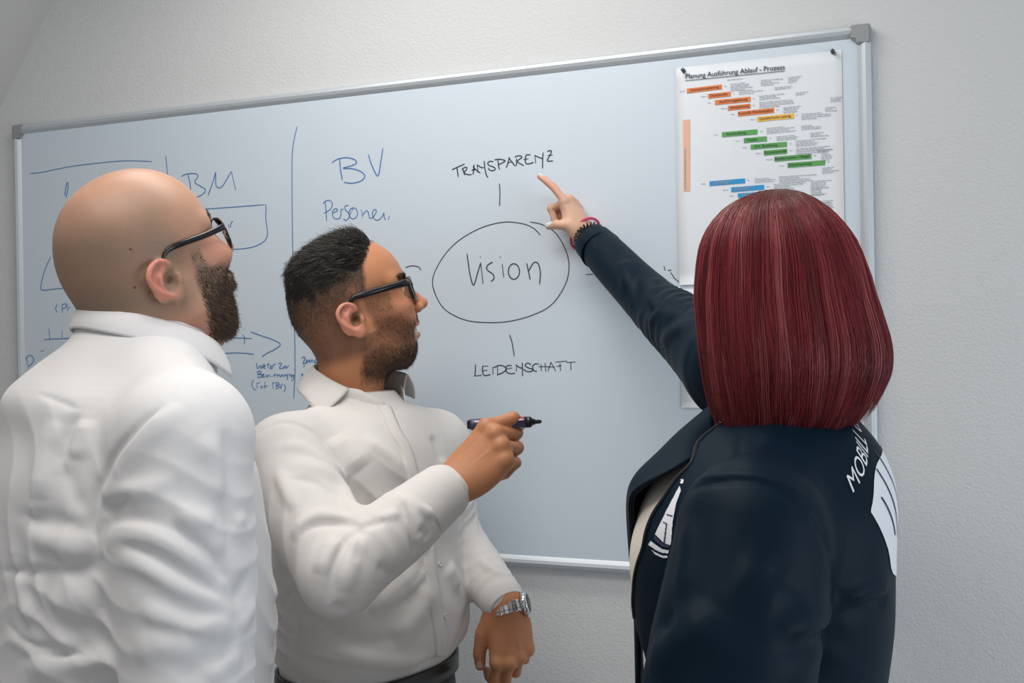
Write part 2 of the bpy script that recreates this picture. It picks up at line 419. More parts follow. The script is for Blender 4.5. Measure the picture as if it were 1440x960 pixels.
t2, b2 = onboard(953, 407), onboard(957, 573)
sheet('paper_sheet', PX0, PX1 - .003, b2[1], t2[1], 'plain white sheet hanging below the process chart behind the sleeve', .0046, .001)

def magnet(px, py, lab):
    s, h = onboard(px, py); o = empty('magnet', bw(s, .003, h), BANG)
    tag(o, lab, 'magnet', 'magnets holding the chart')
    pr = [(0, -.011), (.0028, -.011), (.0034, -.0100), (.0034, -.0095), (.0022, -.0075), (.0022, -.003), (.0038, -.0012), (.0038, .0005), (0, .0005)]
    V = []; Fc = []; sg = 16
    for r, y in pr:
        for k in range(sg):
            V.append((r * math.cos(2 * math.pi * k / sg), y, r * math.sin(2 * math.pi * k / sg)))
    for i in range(len(pr) - 1):
        for k in range(sg):
            l = (k + 1) % sg; Fc.append((i * sg + k, i * sg + l, (i + 1) * sg + l, (i + 1) * sg + k))
    link('pin_body', pymesh('pin_body', V, Fc, True), M_MAG, o, False)
M_MAG = mat('magnet_metal', (.10, .10, .12), .3, .7)
magnet(962, 100, 'small dark magnet pin at the top left corner of the process chart')
magnet(1171.5, 73.5, 'small dark magnet pin at the top right corner of the process chart')

def text_mesh(body, size, bold=0.0):
    c = bpy.data.curves.new('lettering', 'FONT'); c.body = body; c.size = size; c.offset = bold
    c.resolution_u = 3
    o = bpy.data.objects.new('lettering', c); COL.objects.link(o)
    bpy.context.view_layer.update()
    dg = bpy.context.evaluated_depsgraph_get()
    me = bpy.data.meshes.new_from_object(o.evaluated_get(dg))
    bpy.data.objects.remove(o); bpy.data.curves.remove(c)
    return me

def place_text(me, p0, p1, height, y, center=False):
    """lay a text mesh on the board between two board points, cap height given"""
    n = len(me.vertices); co = np.zeros(n * 3, f4); me.vertices.foreach_get('co', co); co = co.reshape(-1, 3)
    wid = co[:, 0].max() - co[:, 0].min(); x0 = co[:, 0].min(); hh = .07
    p0, p1 = np.array(p0), np.array(p1); d = p1 - p0; L = np.linalg.norm(d); d /= L; u = np.array((-d[1], d[0]))
    sx = L / wid
    P = p0 + np.outer((co[:, 0] - x0) * sx, d) + np.outer(co[:, 1] * height / hh, u)
    out = np.stack([P[:, 0], np.full(n, y), P[:, 1]], 1).astype(f4)
    me.vertices.foreach_set('co', out.ravel()); me.update(); return me

def flatbar(name, q, m, y=.0030, label=None):
    """printed bar from four pixels (bl, br, tr, tl)"""
    P = [onboard(*p) for p in q]
    V = [(p[0], y, p[1]) for p in P] + [(p[0], y + .0005, p[1]) for p in P]
    Fc = [(0, 1, 2, 3), (0, 4, 5, 1), (1, 5, 6, 2), (2, 6, 7, 3), (3, 7, 4, 0)]
    o = link(name, pymesh(name, V, Fc), m, poster, False)
    if label: o['label'] = label
    return o
cP = lambda x, y: (950 + x / 8.0, 90 + y / 8.0)       # zoom window of the upper bars
cQ = lambda x, y: (980 + x / 6.857, 170 + y / 6.857)  # zoom window of the lower bars
YT = .0026
o = place_text(text_mesh('Planung Ausführung Ablauf - Prozess', .1, .0008), onboard(*cP(118, 170)), onboard(*cP(1232, 64)), .0092, YT)
link('title_print', o, M_PRINT, poster, False)
flatbar('title_underline', [cP(116, 193), cP(1230, 84), cP(1230, 79), cP(116, 188)], M_PRINT, YT)
BARS = [(cP, (132, 333), (524, 285), 52, M_OR, ['Submissionsplanung'], .10, .92), (cP, (370, 392), (622, 365), 52, M_OR, ['Detailstudie'], .1, .86), (cP, (447, 464), (846, 424), 54, M_OR, ['Ausführungsplanung'], .12, .92),
        (cP, (592, 527), (846, 500), 52, M_OR, ['Detailplanung'], .1, .94), (cP, (706, 592), (1110, 550), 54, M_OR, ['Kontrolle Werkstattpläne'], .02, .97), (cP, (922, 652), (1333, 612), 54, M_YE, ['Gestalterische Leitung'], .06, .92),
        (cQ, (245, 158), (586, 130), 47, M_GR, ['Ausschreibung'], .12, .68), (cQ, (455, 215), (676, 197), 47, M_GR, ['Vergabe'], .1, .6), (cQ, (522, 278), (870, 250), 47, M_GR, ['Örtl. Bauleitung'], .1, .73),
        (cQ, (648, 335), (870, 316), 47, M_GR, ['Kostenkontrolle'], .03, .98), (cQ, (750, 394), (1106, 365), 47, M_GR, ['Bauübernahme / Mängel'], .02, .95), (cQ, (877, 454), (1238, 426), 47, M_GR, ['Schlussrechnung'], .02, .64),
        (cQ, (125, 628), (467, 600), 45, M_BL, [], 0, 0), (cQ, (334, 687), (650, 662), 45, M_BL, [], 0, 0), (cQ, (398, 742), (720, 718), 42, M_BL, [], 0, 0)]
def dashes(rng, p0, p1, rows, step, m, name='fine_print', y=.0028, h=.0010):
    """rows of tiny word-like dashes standing in for print too small to read"""
    V = []; Fc = []
    p0 = np.array(p0); p1 = np.array(p1)
    for r in range(rows):
        a = p0 + np.array(step) * r; d = p1 - p0; L = np.linalg.norm(d) * rng.uniform(.45, 1.0); d = d / np.linalg.norm(d); u = np.array((-d[1], d[0]))
        t = 0.0
        while t < L:
            w = min(rng.uniform(.0025, .0085), L - t + .001); b = len(V)
            for s, k in ((t, 0), (t + w, 0), (t + w, 1), (t, 1)):
                q = a + d * s + u * k * h; V.append((q[0], y, q[1]))
            Fc.append((b, b + 1, b + 2, b + 3)); t += w + .0011
    return V, Fc
PV = []; PF = []; TXT = []
def add_dash(px0, px1, rows):
    a, b = onboard(*px0), onboard(*px1); V, Fc = dashes(RNG, a, b, rows, (0, -.0031), None); k = len(PV)
    PV.extend(V); PF.extend(tuple(i + k for i in f) for f in Fc)
for cf, a, b, h, m, words, t0, t1 in BARS:
    a2, b2_ = np.array(a, float), np.array(b, float)
    flatbar('chart_bar', [cf(*a2), cf(*b2_), cf(b2_[0], b2_[1] - h), cf(a2[0], a2[1] - h)], m)
    for wd in words:
        s = a2 + (b2_ - a2) * t0 - (0, h * .28); e = a2 + (b2_ - a2) * t1 - (0, h * .28)
        link('bar_lettering', place_text(text_mesh(wd, .1), onboard(*cf(*s)), onboard(*cf(*e)), .0052 if cf is cP else .0050, .0024), M_PRINT, poster, False)
    if m is M_BL:
        for r in (.62, .25):
            s = a2 + (b2_ - a2) * .12 - (0, h * r); e = a2 + (b2_ - a2) * .9 - (0, h * r)
            V, Fc = dashes(RNG, onboard(*cf(*s)), onboard(*cf(*e)), 1, (0, 0), None, y=.0025, h=.0016); k = len(PV)
            PV.extend(V); PF.extend(tuple(i + k for i in f) for f in Fc)
    # little arrow dashes before and after each bar
    add_dash(cf(b2_[0] + 25, b2_[1] - h * .55), cf(b2_[0] + 48, b2_[1] - h * .58), 1)
    add_dash(cf(a2[0] - 80, a2[1] - h * .35), cf(a2[0] - 20, a2[1] - h * .42), 1)
flatbar('chart_bar', [(961.5, 269), (971, 268.5), (970.5, 168), (961, 169)], M_PE)
a, b = onboard(965, 266), onboard(964.6, 178)
V, Fc = dashes(RNG, a, b, 1, (0, 0), None, y=.0024, h=.0018); k = len(PV); PV.extend(V); PF.extend(tuple(i + k for i in f) for f in Fc)
for (x0, y0, x1, y1, rows) in [(585, 188, 945, 152, 1), (622, 232, 890, 205, 5), (960, 192, 1210, 172, 4), (1270, 160, 1440, 140, 4), (715, 310, 1040, 280, 3), (1115, 275, 1430, 240, 2), (945, 370, 1290, 335, 3), (1355, 335, 1500, 318, 2), (945, 440, 1370, 405, 4), (1215, 498, 1420, 478, 4)]:
    add_dash(cP(x0, y0), cP(x1, y1), rows)
for (x0, y0, x1, y1, rows) in [(1010, -60, 1300, -80, 4), (675, 78, 960, 48, 4), (1010, 55, 1225, 40, 3), (770, 160, 1040, 135, 3), (1095, 125, 1310, 108, 3), (955, 200, 1250, 172, 4), (960, 275, 1310, 245, 4), (1170, 285, 1355, 272, 2), (1200, 322, 1330, 305, 5), (1210, 460, 1370, 445, 4), (560, 565, 760, 550, 3), (795, 545, 1170, 520, 4), (745, 618, 1060, 590, 5), (1100, 590, 1330, 572, 5), (1100, 665, 1310, 650, 4), (1110, 722, 1330, 708, 1), (1150, 800, 1320, 785, 4), (1240, -120, 1360, -130, 3), (1290, -215, 1400, -225, 3), (1150, 780, 1330, 770, 5)]:
    add_dash(cQ(x0, y0), cQ(x1, y1), rows)
pr = link('fine_print', pymesh('fine_print', PV, PF), M_PRINTG, poster, False); pr['kind'] = 'stuff'
# ------------------------------------------------------------------ sculpting: distance fields on a grid, meshed with surface nets
def smin(a, b, k):
    h = np.clip(.5 + .5 * (b - a) / k, 0, 1); return b + (a - b) * h - k * h * (1 - h)

def unit(v): v = np.asarray(v, float); return v / (np.linalg.norm(v) + 1e-12)

def segdist(X, Y, Z, a, b):
    """distance to a segment and the position along it"""
    d = b - a; L2 = float(d @ d) + 1e-12
    px, py, pz = X - a[0], Y - a[1], Z - a[2]
    t = np.clip((px * d[0] + py * d[1] + pz * d[2]) / L2, 0, 1)
    qx, qy, qz = px - t * d[0], py - t * d[1], pz - t * d[2]
    return np.sqrt(qx * qx + qy * qy + qz * qz), t

class Grid:
    def __init__(s, lo, hi, h):
        s.h = h; s.lo = np.array(lo, float); n = np.ceil((np.array(hi) - s.lo) / h).astype(int) + 1
        s.n = n; s.ax = [(s.lo[i] + h * np.arange(n[i])).astype(f4) for i in range(3)]
        s.F = np.full(n, .15, f4)
    def win(s, lo, hi):
        sl = []
        for i in range(3):
            a = int(np.clip(math.floor((lo[i] - s.lo[i]) / s.h), 0, s.n[i])); b = int(np.clip(math.ceil((hi[i] - s.lo[i]) / s.h) + 1, 0, s.n[i]))
            if b <= a: return None
            sl.append(slice(a, b))
        return tuple(sl)
    def pts(s, sl): return (s.ax[0][sl[0]][:, None, None], s.ax[1][sl[1]][None, :, None], s.ax[2][sl[2]][None, None, :])
    def put(s, fn, lo, hi, k, mode='add'):
        m = max(2.5 * k, 4 * s.h)
        sl = s.win(np.array(lo) - m, np.array(hi) + m)
        if sl is None: return
        d = fn(*s.pts(sl)).astype(f4); A = s.F[sl]
        if mode == 'add': s.F[sl] = smin(A, d, k)
        elif mode == 'cut': s.F[sl] = -smin(-A, d, k)
        elif mode == 'and': s.F[sl] = -smin(-A, -d, k)
    def ell(s, c, r, k=.01, rot=None, mode='add'):
        c = np.array(c, float); r = np.array(r, float)
        R = np.eye(3) if rot is None else np.array(rot, float)
        ext = np.sqrt(((R * r[None, :]) ** 2).sum(1))
        def fn(X, Y, Z):
            px, py, pz = X - c[0], Y - c[1], Z - c[2]
            q = [(px * R[0, i] + py * R[1, i] + pz * R[2, i]) / r[i] for i in range(3)]
            k0 = np.sqrt(q[0] ** 2 + q[1] ** 2 + q[2] ** 2) + 1e-6
            k1 = np.sqrt((q[0] / r[0]) ** 2 + (q[1] / r[1]) ** 2 + (q[2] / r[2]) ** 2) + 1e-6
            return k0 * (k0 - 1) / k1
        s.put(fn, c - ext, c + ext, k, mode)
    def cap(s, a, b, ra, rb=None, k=.01, mode='add', flat=None):
        """tapered capsule; flat=(axis, factor) squeezes its cross-section along an axis"""
        a = np.array(a, float); b = np.array(b, float); rb = ra if rb is None else rb; m = max(ra, rb)
        def fn(X, Y, Z):
            if flat is not None:
                n = unit(flat[0]); g = 1 / flat[1] - 1
                w = (X - a[0]) * n[0] + (Y - a[1]) * n[1] + (Z - a[2]) * n[2]
                X2, Y2, Z2 = X + g * w * n[0], Y + g * w * n[1], Z + g * w * n[2]
                bb = b + n * (((b - a) @ n) * g)
                d, t = segdist(X2, Y2, Z2, a, bb); return (d - (ra + t * (rb - ra))) * (flat[1] * .5 + .5 if flat[1] < 1 else 1)
            d, t = segdist(X, Y, Z, a, b); return d - (ra + t * (rb - ra))
        s.put(fn, np.minimum(a, b) - m, np.maximum(a, b) + m, k, mode)
    def chain(s, P, R, k=.01, mode='add'):
        P = [np.array(p, float) for p in P]
        m = max(R)
        def fn(X, Y, Z):
            o = None
            for i in range(len(P) - 1):
                d, t = segdist(X, Y, Z, P[i], P[i + 1]); d = d - (R[i] + t * (R[i + 1] - R[i]))
                o = d if o is None else np.minimum(o, d)
            return o
        A = np.array(P); s.put(fn, A.min(0) - m, A.max(0) + m, k, mode)
    def loft(s, secs, fwd, k=.02, mode='add'):
        """trunk from horizontal sections (z, cx, cy, half width, half depth front, half depth back, exponent); fwd is the facing direction"""
        S = np.array(secs, float); S = S[np.argsort(S[:, 0])]; f = unit((fwd[0], fwd[1], 0)); r = np.array((f[1], -f[0]))
        m = S[:, 3:6].max()
        zz = np.linspace(S[0, 0], S[-1, 0], 80)
        def sp(col):                                    # smooth (Catmull-Rom) resampling of every column
            C = catmull(S[:, [0, col]], 12); return np.interp(zz, C[:, 0], C[:, 1])
        cols = [sp(i) for i in range(1, 7)]
        def fn(X, Y, Z):
            zf = Z.ravel(); g = [np.interp(zf, zz, c).astype(f4)[None, None, :] for c in cols]
            px, py = X - g[0], Y - g[1]
            a = (px * r[0] + py * r[1]); b = (px * f[0] + py * f[1])
            dep = np.where(b > 0, g[3], g[4]); e = g[5]
            q = (np.abs(a / g[2]) ** e + np.abs(b / dep) ** e + 1e-9) ** (1 / e)
            d = (q - 1) * np.minimum(g[2], dep) * .9
            return np.maximum(d, np.maximum(S[0, 0] - Z, Z - S[-1, 0]))
        s.put(fn, (S[:, 1].min() - m, S[:, 2].min() - m, S[0, 0]), (S[:, 1].max() + m, S[:, 2].max() + m, S[-1, 0]), k, mode)
    def ridge(s, P, w, amp, taper=True):
        """fold (amp > 0) or crease (amp < 0) along a polyline of points on the surface"""
        P = np.array(P, float)
        if len(P) < 2: return
        if len(P) > 2: P = catmull(P, 3)
        L = np.concatenate([[0], np.cumsum(np.linalg.norm(np.diff(P, axis=0), axis=1))]); L /= L[-1]
        sl = s.win(P.min(0) - 3 * w, P.max(0) + 3 * w)
        if sl is None: return
        X, Y, Z = s.pts(sl); best = None; bt = None
        for i in range(len(P) - 1):
            d, t = segdist(X, Y, Z, P[i], P[i + 1]); t = L[i] + t * (L[i + 1] - L[i])
            if best is None: best, bt = d, t
            else:
                m = d < best; best = np.where(m, d, best); bt = np.where(m, t, bt)
        e = np.exp(-(best / w) ** 2) if amp > 0 else np.exp(-best / (w * .75)) * np.exp(-(best / (2 * w)) ** 2)
        if taper: e = e * np.clip(np.minimum(bt, 1 - bt) * 4, 0.12, 1)
        s.F[sl] -= (amp * e).astype(f4)
    def at(s, P):
        """trilinear value of the field"""
        P = np.asarray(P, float); q = (P - s.lo) / s.h; q = np.clip(q, 0, np.array(s.n) - 1.001); i = q.astype(int); f = q - i; o = 0
        for dx in (0, 1):
            for dy in (0, 1):
                for dz in (0, 1):
                    w = (f[..., 0] if dx else 1 - f[..., 0]) * (f[..., 1] if dy else 1 - f[..., 1]) * (f[..., 2] if dz else 1 - f[..., 2])
                    o = o + w * s.F[i[..., 0] + dx, i[..., 1] + dy, i[..., 2] + dz]
        return o
    def hit(s, px, py, y0=.7, y1=2.6):
        """first surface point on the sight line of a pixel"""
        ys = np.arange(y0, y1, s.h * .6); P = np.array([W(px, py, 1.0)]); d = P[0] - (0, 0, CAMZ)
        Q = np.array((0, 0, CAMZ)) + ys[:, None] * d[None, :]
        ok = np.all((Q >= s.lo) & (Q <= s.lo + s.h * (np.array(s.n) - 1)), axis=1)
        v = np.where(ok, s.at(Q), 1.0); j = np.nonzero(v < 0)[0]
        return Q[j[0]] if len(j) else None
    def fold(s, pix, w, amp, taper=True):
        P = [s.hit(*p) for p in pix]; P = [p for p in P if p is not None]
        if len(P) >= 2:
            # drop jumps in depth
            Q = [P[0]]
            for p in P[1:]:
                if np.linalg.norm(p - Q[-1]) < .14: Q.append(p)
            s.ridge(Q, w, amp, taper)
    def wrinkles(s, c, R, d, lam, amp, seed, warp=1.6, sharp=.8):
        """a patch of sharp crested folds lying across direction d, fading out at radius R"""
        c = np.array(c, float); R = np.broadcast_to(np.asarray(R, float), (3,)); sl = s.win(c - 1.9 * R, c + 1.9 * R)
        if sl is None: return
        X, Y, Z = s.pts(sl); r = np.random.default_rng(seed); d = unit(d); w = 0
        for i in range(5):
            q = unit(r.normal(size=3)) * r.uniform(12, 34); w = w + np.sin(X * q[0] + Y * q[1] + Z * q[2] + r.uniform(0, 6.3)) / 2.2
        a = 0
        for i in range(3):
            q = unit(r.normal(size=3)) * r.uniform(10, 26); a = a + np.sin(X * q[0] + Y * q[1] + Z * q[2] + r.uniform(0, 6.3))
        ph = math.pi / lam * (X * d[0] + Y * d[1] + Z * d[2]) + warp * w
        m = np.exp(-(((X - c[0]) / R[0]) ** 2 + ((Y - c[1]) / R[1]) ** 2 + ((Z - c[2]) / R[2]) ** 2) * 1.2)
        s.F[sl] -= (amp * m * np.clip(.6 + .4 * a, 0, 1.4) * ((1 - np.abs(np.sin(ph)) ** sharp) * 1.6 - .5)).astype(f4)
    def rumple(s, amp, freq, seed, n=7, mask=None):
        r = np.random.default_rng(seed); X, Y, Z = s.pts((slice(None),) * 3); o = 0
        for i in range(n):
            d = unit(r.normal(size=3)) * freq * r.uniform(.6, 1.6); p = r.uniform(0, 6.28)
            o = o + np.sin(X * d[0] + Y * d[1] + Z * d[2] + p)
        s.F -= (amp / n * 1.6 * o).astype(f4)
    def mesh(s, smooth=1):
        F = s.F; ins = F < 0; n = s.n
        c = [(i, j, k) for i in (0, 1) for j in (0, 1) for k in (0, 1)]
        cnt = np.zeros(n - 1, np.uint8)
        for i, j, k in c: cnt += ins[i:n[0] - 1 + i, j:n[1] - 1 + j, k:n[2] - 1 + k]
        cells = np.argwhere((cnt > 0) & (cnt < 8)); N = len(cells)
        idx = np.full(n - 1, -1, np.int32); idx[cells[:, 0], cells[:, 1], cells[:, 2]] = np.arange(N)
        val = [F[cells[:, 0] + i, cells[:, 1] + j, cells[:, 2] + k] for i, j, k in c]
        acc = np.zeros((N, 3)); num = np.zeros(N)
        for a in range(8):
            for b in range(a + 1, 8):
                if sum(abs(c[a][q] - c[b][q]) for q in range(3)) != 1: continue
                m = (val[a] < 0) != (val[b] < 0)
                t = np.where(m, val[a] / (val[a] - val[b] + 1e-20), 0)
                p = np.array(c[a])[None, :] + t[:, None] * (np.array(c[b]) - np.array(c[a]))[None, :]
                acc += p * m[:, None]; num += m
        V = s.lo + (cells + acc / num[:, None]) * s.h
        faces = []
        for ax in range(3):
            o1, o2 = [q for q in range(3) if q != ax]
            A = ins[tuple(slice(0, n[q] - 1) if q == ax else slice(None) for q in range(3))]
            B = ins[tuple(slice(1, n[q]) if q == ax else slice(None) for q in range(3))]
            e = np.argwhere(A != B)
            e = e[(e[:, o1] > 0) & (e[:, o2] > 0) & (e[:, o1] < n[o1] - 1) & (e[:, o2] < n[o2] - 1)]
            flip = A[e[:, 0], e[:, 1], e[:, 2]]
            def cell(d1, d2):
                q = e.copy(); q[:, o1] -= d1; q[:, o2] -= d2; return idx[q[:, 0], q[:, 1], q[:, 2]]
            Q = np.stack([cell(1, 1), cell(0, 1), cell(0, 0), cell(1, 0)], 1)
            fl = flip if ax != 1 else ~flip
            Q[~fl] = Q[~fl][:, ::-1]; faces.append(Q)
        Fq = np.vstack(faces); Fq = Fq[(Fq >= 0).all(1)]
        for _ in range(smooth):
            S = np.zeros_like(V); C = np.zeros(N)
            for a, b in ((0, 1), (1, 2), (2, 3), (3, 0)):
                for q in range(3): S[:, q] += np.bincount(Fq[:, a], V[Fq[:, b], q], N) + np.bincount(Fq[:, b], V[Fq[:, a], q], N)
                C += np.bincount(Fq[:, a], minlength=N) + np.bincount(Fq[:, b], minlength=N)
            V = V * .5 + .5 * S / np.maximum(C, 1)[:, None]
        return V, Fq

def join_vf(parts):
    Vs, Fs, o = [], [], 0
    for V, Fq in parts: Vs.append(V); Fs.append(Fq + o); o += len(V)
    return np.vstack(Vs), np.vstack(Fs)

def normals(V, Fq):
    n = np.cross(V[Fq[:, 2]] - V[Fq[:, 0]], V[Fq[:, 3]] - V[Fq[:, 1]]); N = np.zeros_like(V)
    for k in range(4):
        for q in range(3): N[:, q] += np.bincount(Fq[:, k], n[:, q], len(V))
    return N / (np.linalg.norm(N, axis=1)[:, None] + 1e-12)

def strand_mesh(name, P, R, cols=None, taper=.25):
    """P (n, m, 3) strand paths -> one mesh of three-sided tubes; R (n,) radii; cols (n, m, 3)"""
    n, m, _ = P.shape
    T = np.gradient(P, axis=1); T /= np.linalg.norm(T, axis=2)[..., None] + 1e-12
    ref = RNG.normal(size=(n, 1, 3)); A = np.cross(T, ref); A /= np.linalg.norm(A, axis=2)[..., None] + 1e-12; B = np.cross(T, A)
    prof = np.interp(np.linspace(0, 1, m), [0, .6, 1], [1, .9, taper])
    rr = R[:, None] * prof[None, :]
    V = np.zeros((n, m, 3, 3))
    for k in range(3):
        th = 2 * math.pi * k / 3; V[:, :, k] = P + rr[..., None] * (math.cos(th) * A + math.sin(th) * B)
    base = np.arange(n)[:, None, None] * (m * 3) + np.arange(m - 1)[None, :, None] * 3
    Fs = []
    for k in range(3):
        l = (k + 1) % 3; Fs.append(np.stack([base + k, base + l, base + 3 + l, base + 3 + k], -1).reshape(-1, 4))
    me = npmesh(name, V.reshape(-1, 3), np.vstack(Fs))
    if cols is not None: attrc(me, 'tint', np.repeat(cols.reshape(n * m, 3), 3, axis=0))
    return me

def sample_surface(V, Fq, weight, n, rng):
    """n random points (with normals) on a quad mesh; weight is per vertex"""
    N = normals(V, Fq); ar = np.linalg.norm(np.cross(V[Fq[:, 2]] - V[Fq[:, 0]], V[Fq[:, 3]] - V[Fq[:, 1]]), axis=1)
    w = ar * weight[Fq].mean(1); w = w / w.sum(); i = rng.choice(len(Fq), n, p=w)
    a, b = rng.random(n)[:, None], rng.random(n)[:, None]; q = Fq[i]
    bl = lambda D: (D[q[:, 0]] * (1 - a) + D[q[:, 1]] * a) * (1 - b) + (D[q[:, 3]] * (1 - a) + D[q[:, 2]] * a) * b
    Nn = bl(N); return bl(V), Nn / np.linalg.norm(Nn, axis=1)[:, None], weight[q].mean(1)

def sstep(a, b, x): t = np.clip((x - a) / (b - a), 0, 1); return t * t * (3 - 2 * t)

# ------------------------------------------------------------------ anatomy
def head_frame(origin, yaw, pitch, roll=0.0):
    """4x4 of a head: x forward, y to its left, z up; yaw from +X towards +Y, pitch lifts the face"""
    R = Matrix.Rotation(yaw, 4, 'Z') @ Matrix.Rotation(-pitch, 4, 'Y') @ Matrix.Rotation(roll, 4, 'X')
    return np.array(Matrix.Translation(Vector([float(c) for c in origin])) @ R)

def xf(M, P): P = np.asarray(P, float); return P @ M[:3, :3].T + M[:3, 3]
def inv(M, P): return xf(np.linalg.inv(M), P)

def build_head(neck_pts, neck_r, h=.0022, smile=0.0, stocky=0.0, female=False, ear_out=0.0, chin=0.0, ear_x=-.006, ear_w=1.2, occ=.0, ear_h=.86, jaw_up=0.0):
    """head and neck in head space, as a field"""
    G = Grid((-.135, -.115, -.24), (.15, .115, .155), h)
    w = 1 + .05 * stocky
    G.ell((-.008 + occ / 2, 0, .042), (.093 - occ / 2, .077 * w, .086), .02)
    G.ell((.028, 0, .048), (.066, .064 * w, .068), .03)
    G.ell((-.050 + occ, 0, .012), (.046, .058 * w, .055), .03)
    G.ell((.042, 0, -.012), (.050, .060 * w, .070), .025)
    for s in (-1, 1):
        G.chain([(.0, s * .060 * w, -.02), (.008, s * .058 * w, -.052), (.042 - chin * .5, s * .042 * w, -.078 + jaw_up * .6), (.076 - chin, s * .012, -.092 + jaw_up)], [.016, .017, .017, .017], .022)
        G.ell((.062, s * .046 * w, -.008), (.030, .020, .018), .02)
        G.cap((.084, s * .014, .036), (.066, s * .050 * w, .038), .012, .010, .014)
    G.ell((.040 - chin * .4, 0, -.066 + jaw_up * .6), (.045, .045 * w, .028), .025)
    G.ell((.079 - chin, 0, -.090 + jaw_up), (.016, .019, .015), .016)
    G.ell((.074 - chin * .45, 0, -.048), (.022, .032, .034), .018)
    # neck
    G.chain(neck_pts, neck_r, .03)
    for s in (-1, 1):
        G.cap((-.012, s * .055, -.03), np.array(neck_pts[-1]) + np.array((.035, s * .012, .0)), .013, .012, .02)
    # eyes
    for s in (-1, 1):
        G.ell((.097, s * .034, .020), (.016, .021, .013), .012, None, 'cut')
        G.ell((.0735, s * .033, .020), (.0135, .0155, .0125), .004)
        G.cap((.0865, s * .020, .0265), (.0785, s * .047, .0255), .0035, .003, .004)
        G.cap((.0855, s * .020, .0140), (.0785, s * .046, .0145), .003, .003, .004)
    # nose
    G.chain([(.090, 0, .030), (.100, 0, .010), (.1125, 0, -.010)], [.0075, .0085, .0098], .010)
    G.ell((.1135, 0, -.0125), (.0095, .0100, .0085), .006)
    for s in (-1, 1):
        G.ell((.1005, s * .0125, -.0175), (.0115, .0075, .0078), .006)
        G.ell((.1060, s * .0062, -.0245), (.0055, .0035, .0045), .003, None, 'cut')
    G.cap((.096, 0, -.026), (.0945, 0, -.034), .005, .005, .006)
    # mouth
    if smile > 0:
        up, lo = -.0415, -.0590
        for s in (-1, 1):
            G.chain([(.0925, 0, up), (.0885, s * .016, up - .001), (.0720, s * .031, up - .0045)], [.0058, .0052, .003], .005)
            G.chain([(.0885, 0, lo), (.0845, s * .014, lo + .002), (.0715, s * .030, up - .0070)], [.0062, .0055, .003], .005)
            G.ell((.0700, s * .041 * w, -.030), (.020, .014, .017), .014)
            G.ridge([(.092, s * .020, -.020), (.083, s * .034, -.034), (.072, s * .043, -.052)], .0045, -.0035)
        G.ell((.0890, 0, (up + lo) / 2), (.016, .0245, .0050), .003, None, 'cut')
    else:
        for s in (-1, 1):
            G.chain([(.0985, 0, -.044), (.0940, s * .014, -.0455), (.0830, s * .025, -.0490)], [.0055, .005, .003], .005)
            G.chain([(.0970, 0, -.0545), (.0930, s * .012, -.0540), (.0830, s * .024, -.0500)], [.0062, .0055, .003], .005)
        G.ridge([(.086, -.026, -.0495), (.0985, -.012, -.0495), (.103, 0, -.0492), (.0985, .012, -.0495), (.086, .026, -.0495)], .0018, -.0025)
    # ears
    for s in (-1, 1):
        ph = math.radians(16 + ear_out)                        # flare away from the skull
        ex = np.array((-math.cos(ph), s * math.sin(ph), 0)); ez = unit((-.20, s * .10, 1.0)); en = unit(np.cross(ex, ez))
        if en[1] * s < 0: en = -en
        o = np.array((.008 + ear_x, s * .0715 * w, -.002))
        E = lambda a, b, c=0.0: o + ex * a * ear_w + ez * b * ear_h + en * c
        R = np.stack([ex, en, ez], 1)
        G.ell(E(.015, .0, .001), (.0165 * ear_w, .0045, .029 * ear_h), .006, R)
        G.ell(E(.010, -.024, .002), (.0105, .0048, .0115), .006, R)
        rim = [E(.004, .008, .0025), E(.002, .020, .004), E(.010, .030, .0055), E(.022, .028, .007), E(.0305, .016, .0075), E(.0305, .0, .0068), E(.025, -.014, .0055), E(.016, -.025, .004)]
        G.chain(catmull(rim, 3), list(np.interp(np.linspace(0, 1, 22), [0, .3, .8, 1], [.0026, .0036, .0036, .003])), .0025)
        G.chain(catmull([E(.011, .020, .004), E(.019, .010, .0055), E(.021, -.003, .0055), E(.016, -.014, .0048)], 3), [.0030] * 10, .003)
        G.ell(E(.011, -.002, .008), (.0085 * ear_w, .0085, .0125), .003, R, 'cut')
        G.ell(E(.016, .021, .010), (.0065, .0065, .0065), .003, R, 'cut')
        G.ell(E(.001, -.004, .0045), (.0042, .0042, .0065), .004, R)
        G.ell(E(.0085, -.002, .000), (.0040, .0070, .0040), .002, R, 'cut')
    return G

